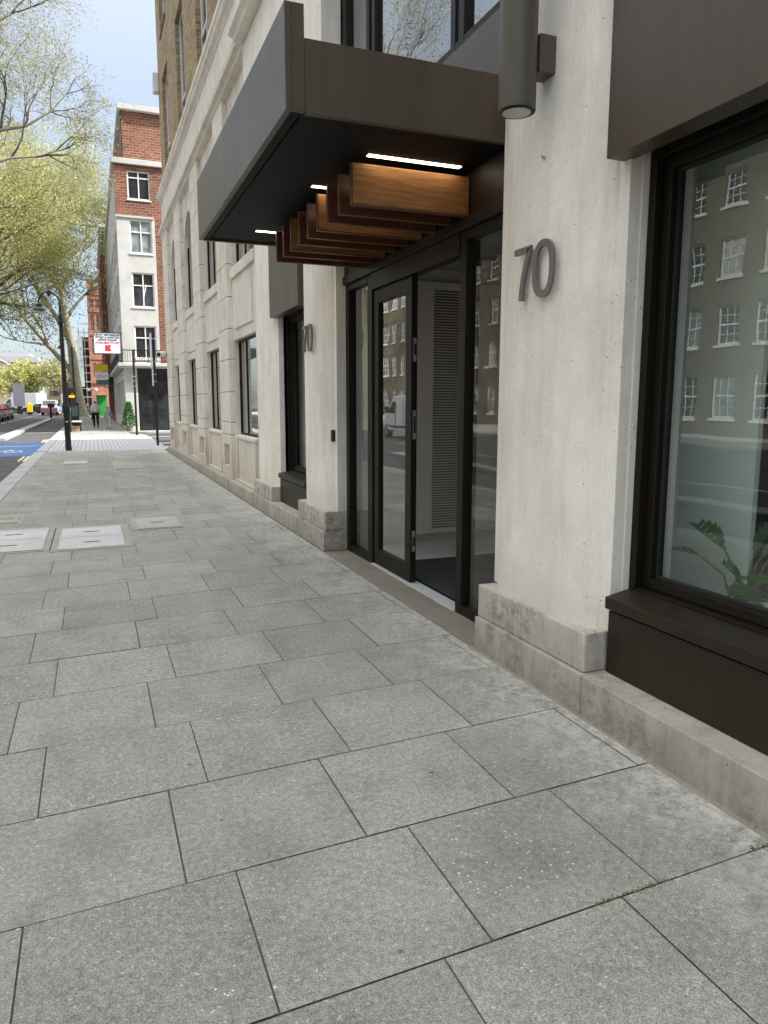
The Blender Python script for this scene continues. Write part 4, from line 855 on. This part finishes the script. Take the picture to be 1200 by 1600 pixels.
FL = thing('street_lamp', (-15.5, 118, 0), 'thin dark lamp mast in front of the pale far trees', 'street lamp'); MB().tube([(-15.3, 118, 0), (-15.3, 118, 6)], [.12, .07], 8).build('post', 'cargrey', FL); MB().box(-15.5, -14.7, 117.9, 118.1, 6, 6.12).build('lamp_head', 'cargrey', FL)

# ================================================================== VEHICLES (built at the origin, nose towards +Y)
def wheel(mbt, mbr, x, y, r, w_):
    mbt.tube([(x - w_ / 2, y, r), (x + w_ / 2, y, r)], r, 20); mbr.tube([(x - w_ / 2 - .008, y, r), (x + w_ / 2 + .008, y, r)], r * .6, 14)
def vehicle(kind, paint, label, cat, loc, group=None, rotz=0):
    name = {'van': 'panel_van', 'car': 'car', 'truck': 'box_truck'}[kind]
    t = thing(name, (0, 0, 0), label, cat, group)
    if kind == 'car':
        L_, W_, r = 4.3, 1.78, .32
        prof = [(-2.1, .35), (-2.15, .62), (-2.1, .92), (-1.95, 1.0), (-1.5, 1.42), (-1.1, 1.5), (.1, 1.48), (.95, 1.03), (1.9, .88), (2.12, .66), (2.12, .35)]
        green = [(-1.85, 1.0), (-1.45, 1.38), (-1.1, 1.44), (.08, 1.42), (.8, 1.03)]
        ws = (-1.35, 1.32)
    elif kind == 'van':
        L_, W_, r = 4.9, 1.95, .34
        prof = [(-2.45, .38), (-2.47, 1.0), (-2.40, 1.88), (-2.3, 1.96), (.7, 1.97), (1.0, 1.9), (1.75, 1.2), (2.35, 1.02), (2.5, .75), (2.5, .38)]
        green = [(.45, 1.15), (.45, 1.72), (.95, 1.74), (1.45, 1.2)]
        ws = (-1.5, 1.6)
    else:
        L_, W_, r = 6.5, 2.3, .42
        prof = [(1.2, .5), (1.2, 2.3), (1.7, 2.35), (2.9, 1.4), (3.2, 1.3), (3.25, .5)]
        green = [(1.4, 1.5), (1.4, 2.15), (1.8, 2.15), (2.4, 1.5)]
        ws = (-1.8, 2.2)
    b_ = MB(); n = len(prof); hw = W_ / 2
    def inset(z): return 0.0 if z < 1.0 else (z - 1.0) * (.30 if kind == 'car' else .10)
    rows = []
    for sgn in (-1, 1):
        for z_in in (0, 1):
            rows.append([(sgn * (hw - inset(z) - (0 if z_in == 0 else .06)), y if z_in == 0 else y, z + (.03 if z_in and z > .6 else 0)) for y, z in prof])
    n0 = len(b_.v)
    for r_ in (rows[0], rows[1], rows[3], rows[2]): b_.v += r_
    for i in range(n):
        j = (i + 1) % n
        for q_ in range(3): b_.f.append((n0 + q_ * n + i, n0 + q_ * n + j, n0 + (q_ + 1) * n + j, n0 + (q_ + 1) * n + i))
    b_.f.append(tuple(n0 + i for i in range(n))); b_.f.append(tuple(n0 + 3 * n + i for i in range(n - 1, -1, -1)))
    body = b_.build('body', paint, t, bevel=.03)
    if kind == 'truck': MB().box(-1.15, 1.15, -3.3, 1.1, .75, 3.1).build('cargo_box', 'white', t, bevel=.03); MB().box(-1.0, 1.0, -3.25, 1.1, .45, .75).build('chassis', 'black', t)
    wn = MB()
    for sgn in (-1, 1):
        pts_ = [(sgn * (hw - inset(z) + .006), y, z) for y, z in green]; wn.quad(*pts_)
    wn.build('side_window', 'darkglass', t)
    if kind == 'car': MB().quad((-.58, -1.93, 1.05), (.58, -1.93, 1.05), (.5, -1.56, 1.40), (-.5, -1.56, 1.40)).quad((-.62, .92, 1.09), (.62, .92, 1.09), (.5, .25, 1.46), (-.5, .25, 1.46)).build('windscreen', 'darkglass', t)
    elif kind == 'van': MB().quad((-.75, -2.48, 1.2), (.75, -2.48, 1.2), (.7, -2.435, 1.75), (-.7, -2.435, 1.75)).quad((-.8, 1.70, 1.29), (.8, 1.70, 1.29), (.72, 1.06, 1.88), (-.72, 1.06, 1.88)).build('windscreen', 'darkglass', t)
    tt, rr = MB(), MB()
    for sx in (-1, 1):
        for wy in ws:
            a, c = MB(), MB(); wheel(a, c, sx * (hw - .1), wy, r, .22); w0 = a.build('wheel', 'rubber', t); c.build('rim', 'steel', w0)
    rear = prof[0][0] if kind != 'truck' else -3.3
    for sx in (-1, 1):
        zz = (.75, .95) if kind == 'car' else (.85, 1.35); MB().box(sx * (hw - .22), sx * (hw - .06), rear - .06, rear + .04, *zz).build('tail_lamp', 'tail', t)
        fy = prof[-2][0]; MB().box(sx * (hw - .35), sx * (hw - .08), fy - .1, fy + .02, .68, .84).build('headlight', 'lens', t)
        MB().box(sx * (hw + .02), sx * (hw + .2), .75 if kind == 'car' else 1.25, .9 if kind == 'car' else 1.38, .98 if kind == 'car' else 1.2, 1.12 if kind == 'car' else 1.5).build('wing_mirror', 'black', t)
    MB().box(-.26, .26, rear - .07, rear - .05, .5, .61).build('number_plate', 'yellow', t); MB().box(-hw + .05, hw - .05, rear - .05, rear + .1, .3, .42).build('bumper', 'black', t)
    if kind == 'van':
        MB().box(hw + .001, hw + .02, -1.05, 1.1, .52, .62).build('side_rub_strip', 'black', t)
        q_ = MB(); q_.tube([(hw + .0, -1.75, 1.38), (hw - .028, -1.75, 1.38)], .17, 24); q_.tube([(hw - .035, -1.75, 1.38), (hw + .006, -1.75, 1.38)], .2, 24); q_.build('roundel', 'bluedot', t)
        MB().box(hw - .01, hw + .006, .38, .395, .5, 1.75).box(hw - .01, hw + .006, -.85, -.84, .5, 1.75).build('door_seam', 'rubber', t)
    t.location = loc; t.rotation_euler = (0, 0, rotz); return t
vehicle('van', 'vanwhite', 'white panel van mirrored in the glass door, on the road left of the picture', 'van', (-9.05, 31.2, -.105))
c0 = vehicle('car', 'carblack', 'black car nearest in the queue at the left picture edge', 'car', (-8.15, 71.5, -.105), 'cars queuing in the far lane')
vehicle('car', 'carred', 'red and white car behind the nearest black car in the queue', 'car', (-8.3, 77.5, -.105), 'cars queuing in the far lane')
c1 = copy_tree(c0); c1.location = (-8.5, 83.5, -.105); c1['label'] = 'black car just beyond the red car in the queue'
c1 = copy_tree(c0); c1.location = (-9.0, 90, -.105); c1['label'] = 'black car halfway up the queue with the truck beyond'
vehicle('car', 'cargrey', 'grey car last in the queue before the white truck', 'car', (-9.6, 97, -.105), 'cars queuing in the far lane')
vehicle('truck', 'white', 'white box truck standing across the far junction', 'truck', (-9.9, 128, -.105), None, math.radians(55))
v2 = vehicle('van', 'vanwhite', 'white van with pink trim waiting at the far junction', 'van', (-5.2, 108, -.105), None, math.pi)
MB().box(-.99, .99, 2.5, 2.56, .45, .95).build('pink_trim', 'pink', v2)
vehicle('car', 'carblue', 'pale blue car right of the pink-trimmed van', 'car', (-3.4, 112, -.105), None, math.radians(120))
vehicle('car', 'carblack', 'dark car crossing between the yellow box and the pink-trimmed van', 'car', (-7.0, 116, -.105), None, math.radians(80))

# ================================================================== PEOPLE
def skin_body(name, mat, parent, verts, edges, radii, sub=1, root=0):
    me = bpy.data.meshes.new(name); me.from_pydata(verts, edges, []); o = bpy.data.objects.new(name, me); C.objects.link(o); o.parent = parent
    sk = o.modifiers.new('s', 'SKIN'); sk.use_smooth_shade = True
    for i, r in enumerate(radii):
        rr = r if isinstance(r, tuple) else (r, r); me.skin_vertices[0].data[i].radius = rr; me.skin_vertices[0].data[i].use_root = (i == root)
    if sub: s_ = o.modifiers.new('u', 'SUBSURF'); s_.levels = sub; s_.render_levels = sub
    me.materials.append(MT[mat]); return o
def person(label, loc, hgt, top, bottom, shorts=False, rotz=0, stride=.16, bag=False, hood=False):
    t = thing('person', (0, 0, 0), label, 'person')
    V = [(0, 0, .95), (0, .01, 1.12), (0, .02, 1.30), (0, .0, 1.44), (0, .01, 1.52), (0, .03, 1.60), (0, .03, 1.70),
         (-.10, 0, .90), (-.11, stride, .50), (-.11, stride * .9, .09), (-.115, stride + .15, .035),
         (.10, 0, .90), (.11, -stride * .5, .49), (.11, -stride * 1.9, .12), (.115, -stride * 1.9 + .15, .04),
         (-.17, .0, 1.40), (-.23, -.05, 1.15), (-.24, .03, .90), (-.235, .06, .81),
         (.17, .0, 1.40), (.23, .02, 1.15), (.235, .12, .93), (.23, .16, .85)]
    Ed = [(0, 1), (1, 2), (2, 3), (3, 4), (4, 5), (5, 6), (0, 7), (7, 8), (8, 9), (9, 10), (0, 11), (11, 12), (12, 13), (13, 14), (3, 15), (15, 16), (16, 17), (17, 18), (3, 19), (19, 20), (20, 21), (21, 22)]
    Rr = [(.13, .10), (.12, .09), (.15, .10), (.10, .08), .052, (.075, .09), (.06, .075), .085, .058, .04, (.04, .03), .085, .058, .04, (.04, .03), .058, .045, .033, (.02, .035), .058, .045, .033, (.02, .035)]
    for side, base_ in ((-1, (-.235, .06, .81)), (1, (.23, .16, .85))):      # fingers and thumb
        bi = 18 if side < 0 else 22
        for k_, (dy, ln) in enumerate(((.03, .07), (.012, .08), (-.006, .075), (-.022, .06))):
            i = len(V); V += [(base_[0], base_[1] + dy, base_[2] - .05), (base_[0] - side * .012, base_[1] + dy + .01, base_[2] - .05 - ln * .6), (base_[0] - side * .03, base_[1] + dy + .015, base_[2] - .05 - ln)]
            Ed += [(bi, i), (i, i + 1), (i + 1, i + 2)]; Rr += [.010, .009, .008]
        i = len(V); V += [(base_[0] - side * .01, base_[1] + .045, base_[2] - .005), (base_[0] - side * .02, base_[1] + .06, base_[2] - .045)]; Ed += [(bi, i), (i, i + 1)]; Rr += [.011, .009]
    skin_body('body', 'skin', t, V, Ed, Rr, 1)
    tv = [V[i] for i in (0, 1, 2, 3, 15, 16, 17, 19, 20, 21)]; te = [(0, 1), (1, 2), (2, 3), (3, 4), (4, 5), (5, 6), (3, 7), (7, 8), (8, 9)]
    skin_body('hoodie', top, t, tv, te, [(.165, .125), (.16, .12), (.19, .13), (.12, .10), .08, .065, .05, .08, .065, .05], 1)
    if hood: skin_body('hood', top, t, [(0, -.07, 1.42), (0, -.09, 1.50)], [(0, 1)], [(.12, .06), (.09, .05)], 1)
    if shorts: bv = [(0, 0, .98), V[7], (-.11, stride * .8, .58), V[11], (.11, -stride * .4, .58)]; be = [(0, 1), (1, 2), (0, 3), (3, 4)]; br_ = [(.155, .12), .115, .11, .115, .11]
    else: bv = [(0, 0, .98), V[7], V[8], V[9], V[11], V[12], V[13]]; be = [(0, 1), (1, 2), (2, 3), (0, 4), (4, 5), (5, 6)]; br_ = [(.155, .12), .115, .085, .065, .115, .085, .065]
    skin_body('shorts' if shorts else 'trousers', bottom, t, bv, be, br_, 1)
    skin_body('hair', 'hair', t, [(0, .01, 1.62), (0, .0, 1.71)], [(0, 1)], [(.085, .095), (.075, .09)], 1)
    for sx, i in ((-1, 10), (1, 14)):
        p = V[i]; MB().box(p[0] - .045, p[0] + .045, p[1] - .2, p[1] + .08, p[2] - .035, p[2] + .045).build('shoe', 'black', t, bevel=.02)
    # face: nose, ears, eyes
    f_ = MB(); f_.lathe(-.092, .03, [(.012, 1.60), (.02, 1.62), (.02, 1.65), (.01, 1.67)], 8); f_.lathe(.092, .03, [(.012, 1.60), (.02, 1.62), (.02, 1.65), (.01, 1.67)], 8); f_.build('ear', 'skin', t)
    if bag: MB().box(-.32, -.24, -.12, .12, .55, .85).build('x', 'shorts', t) if False else None
    s_ = hgt / 1.78; t.scale = (s_,) * 3; t.location = loc; t.rotation_euler = (0, 0, rotz); return t
person('person in a cream hooded top and black shorts walking away, left of the pair', (.19, 49, 0), 1.72, 'hoodw', 'shorts', False, 0, .10, hood=True)
person('person in a grey top and pale grey joggers walking away beside the white wall', (.86, 46.5, 0), 1.36, 'hoodg', 'greyjog', False, 0, .14)
person('person in a dark navy jacket far down the pavement beyond the trunk', (-.45, 92, 0), 1.58, 'jeans', 'jeans', False, .2, .12)
hb = MB().box(-.06, .02, 48.82, 49.12, .52, .80); tag(hb.build('tote_bag', 'shorts', None, org=(-.02, 49, .52), bevel=.02), 'black bag hanging at the left side of the person in cream', 'bag')

# ================================================================== TREES
def tree(name, label, base, segs, levels, nleaf, lsize, leafm='leaf', seed=1, group='plane trees', trunk_r=.45, barkm='bark', spread=.55, grow=.72, leaf_r=.55, firstlen=5, clip=None):
    r = random.Random(seed); t = thing(name, base, label, 'tree', group); tips = []; wood_ = MB(); twig_ = MB()
    def rv(): return Vector((r.gauss(0, 1), r.gauss(0, 1), r.gauss(0, 1))).normalized()
    def limb(p, d, ln, rad, lv):
        pts = [p.copy()]; rads = [rad]; n = 5 if lv < 3 else 4; q = p.copy(); dd = d.copy()
        for i in range(n):
            dd = (dd + rv() * (.16 + .05 * lv) + Vector((0, 0, .07 if lv < 3 else (-.02)))).normalized(); q = q + dd * ln / n; pts.append(q.copy()); rads.append(rad * (1 - .55 * (i + 1) / n))
        if clip is None or clip(q): (wood_ if lv < 2 else twig_).tube(pts, rads, 8 if lv < 2 else (5 if lv < 3 else 3), cap=lv < 2)
        else: return
        if lv >= levels - 2: tips.extend(pts[1:])
        if lv < levels:
            kids = 3 if lv < 2 else r.choice((3, 4))
            for k_ in range(kids):
                i = r.choice((2, 3, 4, 5)) if lv > 0 else 3 + k_ % 3; i = min(i, n); nd = (dd + rv() * spread * (1 + .15 * lv)).normalized()
                limb(pts[i], nd, ln * grow * r.uniform(.8, 1.15), rads[i] * .72, lv + 1)
            limb(pts[-1], (dd + rv() * .25).normalized(), ln * grow, rads[-1] * .9, lv + 1)
    for pts, rads, kids in segs:
        wood_.tube(pts, rads, 14, cap=False)
        for kd in kids: limb(Vector(pts[kd[0]]), Vector(kd[1]).normalized(), kd[2], kd[3], kd[4] if len(kd) > 4 else 1)
    wood_.build('trunk', barkm, t, smooth=True, fixn=False); twig_.build('twigs', 'twig', t, fixn=False)
    P_ = []
    for i in range(nleaf):
        p = r.choice(tips); P_.append(p + rv() * abs(r.gauss(0, leaf_r)))
    leaf_cloud(P_, lsize, r=r).build('crown', leafm, t, attr='lf', fixn=False); return t
# leaning plane far along the pavement
b0 = (-1.5, 88, 0)
tree('plane_tree', 'big leaning plane tree with mottled trunk rising from the pavement behind the lamp posts', b0,
     [([(-1.02, 88, -.1), (-1.1, 88, .6), (-1.3, 88, 2.2), (-1.5, 88, 4.3), (-1.7, 88, 7.7), (-2.05, 88, 10.4), (-2.4, 88, 13.4), (-3, 88, 16.5)], [.85, .62, .54, .5, .43, .36, .28, .2],
       [(5, (.5, -.2, 1), 5.5, .2), (6, (.5, .3, .9), 5, .18), (6, (-.5, -.3, 1), 5.5, .18), (7, (-.3, .3, 1), 5.5, .18), (7, (.5, -.1, .8), 5, .16), (7, (-.9, 0, .8), 5.5, .16)]),
      ([(-1.5, 88, 4.4), (-2.1, 88, 5.3), (-4.0, 87.8, 7.6), (-6.0, 87.5, 10.2), (-8.2, 87, 14)], [.3, .27, .23, .19, .12],
       [(2, (-.2, -.3, 1), 4.5, .14), (3, (-.8, .2, .9), 5, .14), (3, (.1, -.3, 1), 5, .13), (4, (-.5, .2, 1), 5, .12), (4, (.4, -.4, 1), 5, .12), (2, (-1, -.2, .25), 5, .12)]),
      ([(-1.7, 88, 7.7), (-3.0, 88.3, 10.6), (-4.6, 88.6, 13.4), (-6.0, 89, 16.5)], [.28, .23, .18, .13],
       [(1, (-.6, .2, .9), 5, .14), (2, (-.2, -.4, 1), 5, .14), (2, (-.9, .1, .7), 5, .14), (3, (.2, .3, 1), 5, .13), (3, (-.8, -.2, .9), 5, .13)])],
     6, 62000, .105, 'leaf2', 3, leaf_r=.45)
# near crowns reaching in from the left
tree('plane_tree', 'tall plane tree whose branches reach in from the upper left over the road', (-11, 42, 0),
     [([(-11, 42, -.1), (-10.8, 42, 4), (-10.2, 42, 8), (-9.4, 42, 11), (-8.4, 42, 15), (-7.2, 42, 18)], [.6, .5, .42, .34, .26, .18],
       [(3, (.3, -.8, 1), 5, .2), (4, (.2, .8, .9), 5, .18), (5, (.3, -.2, 1), 4.5, .16), (4, (-.7, -.3, 1), 5, .16), (5, (-.3, .5, 1), 4.5, .15)]),
      ([(-9.9, 42, 9.2), (-7.5, 42.4, 12.2), (-5, 42.3, 14), (-3.4, 42.2, 14.7), (-2.3, 42, 14.95), (-1.1, 42, 15.8), (-.35, 42, 16.7)], [.16, .13, .10, .085, .065, .045, .02],
       [(3, (.2, -.3, 1), 2.6, .07, 2), (4, (.2, .4, 1), 2.4, .06, 2), (5, (1, .2, .35), 1.3, .04, 3), (5, (.1, -.3, 1), 1.6, .04, 3), (6, (.3, .2, 1), 1, .03, 4), (6, (1, -.1, .2), 1, .03, 4), (3, (.5, .6, .3), 2.2, .06, 2), (5, (.9, .5, -.1), 1.3, .04, 3)]),
      ([(-9.9, 42, 8.8), (-7, 41.6, 11.3), (-4.5, 41.6, 12.7), (-3, 41.6, 13.3), (-1.9, 41.7, 13.5), (-1.0, 41.8, 13.9), (-.4, 41.8, 14.1)], [.14, .11, .09, .07, .05, .035, .018],
       [(3, (.6, -.4, .8), 2.6, .06, 2), (4, (.8, .3, .5), 2.4, .05, 3), (5, (.5, -.3, .8), 2, .045, 3), (5, (1, .3, .1), 1.1, .04, 3), (4, (.8, -.3, -.15), 1.6, .05, 2), (6, (.8, .2, .5), .8, .03, 4)]),
      ([(-8.6, 42, 14), (-6, 42.4, 17.6), (-4, 42.5, 19.2), (-2.6, 42.5, 20.2)], [.16, .13, .1, .06],
       [(2, (.5, .2, .9), 3, .06, 2), (3, (.8, -.2, .4), 2, .05, 3), (3, (.4, .3, 1), 2, .05, 3), (2, (.6, -.5, .3), 2.4, .05, 2)])],
     6, 60000, .042, 'leafred', 11, leaf_r=.26)
tree('plane_tree', 'broad plane tree of fresh yellow green across the road, middle of the left-hand row', (-11, 62, 0),
     [([(-11, 62, -.1), (-11, 62, 4), (-10.6, 62, 7), (-10, 62, 9)], [.6, .5, .42, .3],
       [(3, (1, 0, .7), 5.8, .24), (2, (1, .5, .5), 6, .24), (3, (.6, -.5, 1.1), 6, .22), (3, (.1, .6, 1), 5.5, .2), (3, (-.2, -.3, 1), 5, .2), (2, (.8, -.5, .6), 5, .2)])],
     6, 52000, .075, 'leaf2', 23, leaf_r=.32)
fars = [(-9.5, 135, 7.5, 41, 'rounded pale green tree at the far bend left of the leaning trunk'), (-4.5, 130, 8.5, 43, 'bare-twigged budding tree in front of the far buildings'), (-17, 150, 7, 47, 'small pale tree beside the brown block at the left edge'), (-14, 170, 8, 53, 'pale green tree in front of the grey office block'), (-1.5, 150, 8.5, 59, 'tall pale tree hidden behind the leaning trunk')]
for x, y, h_, sd_, lb in fars:
    k_ = h_ / 10
    tree('street_tree', lb, (x, y, 0), [([(x, y, -.1), (x, y, 2 * k_), (x, y, 3.5 * k_)], [.35, .3, .25], [(2, (.8, .2, .9), 3 * k_, .16), (2, (-.8, .3, .9), 3 * k_, .16), (2, (0, -.9, .9), 3 * k_, .16), (2, (.1, .8, 1), 3 * k_, .16), (1, (.2, .1, 1), 3.4 * k_, .16)])], 4, 6500 if sd_ != 43 else 1800, .24, 'leaf2' if sd_ != 43 else 'leafred', sd_, 'trees at the far end of the road', barkm='bark', leaf_r=.8)
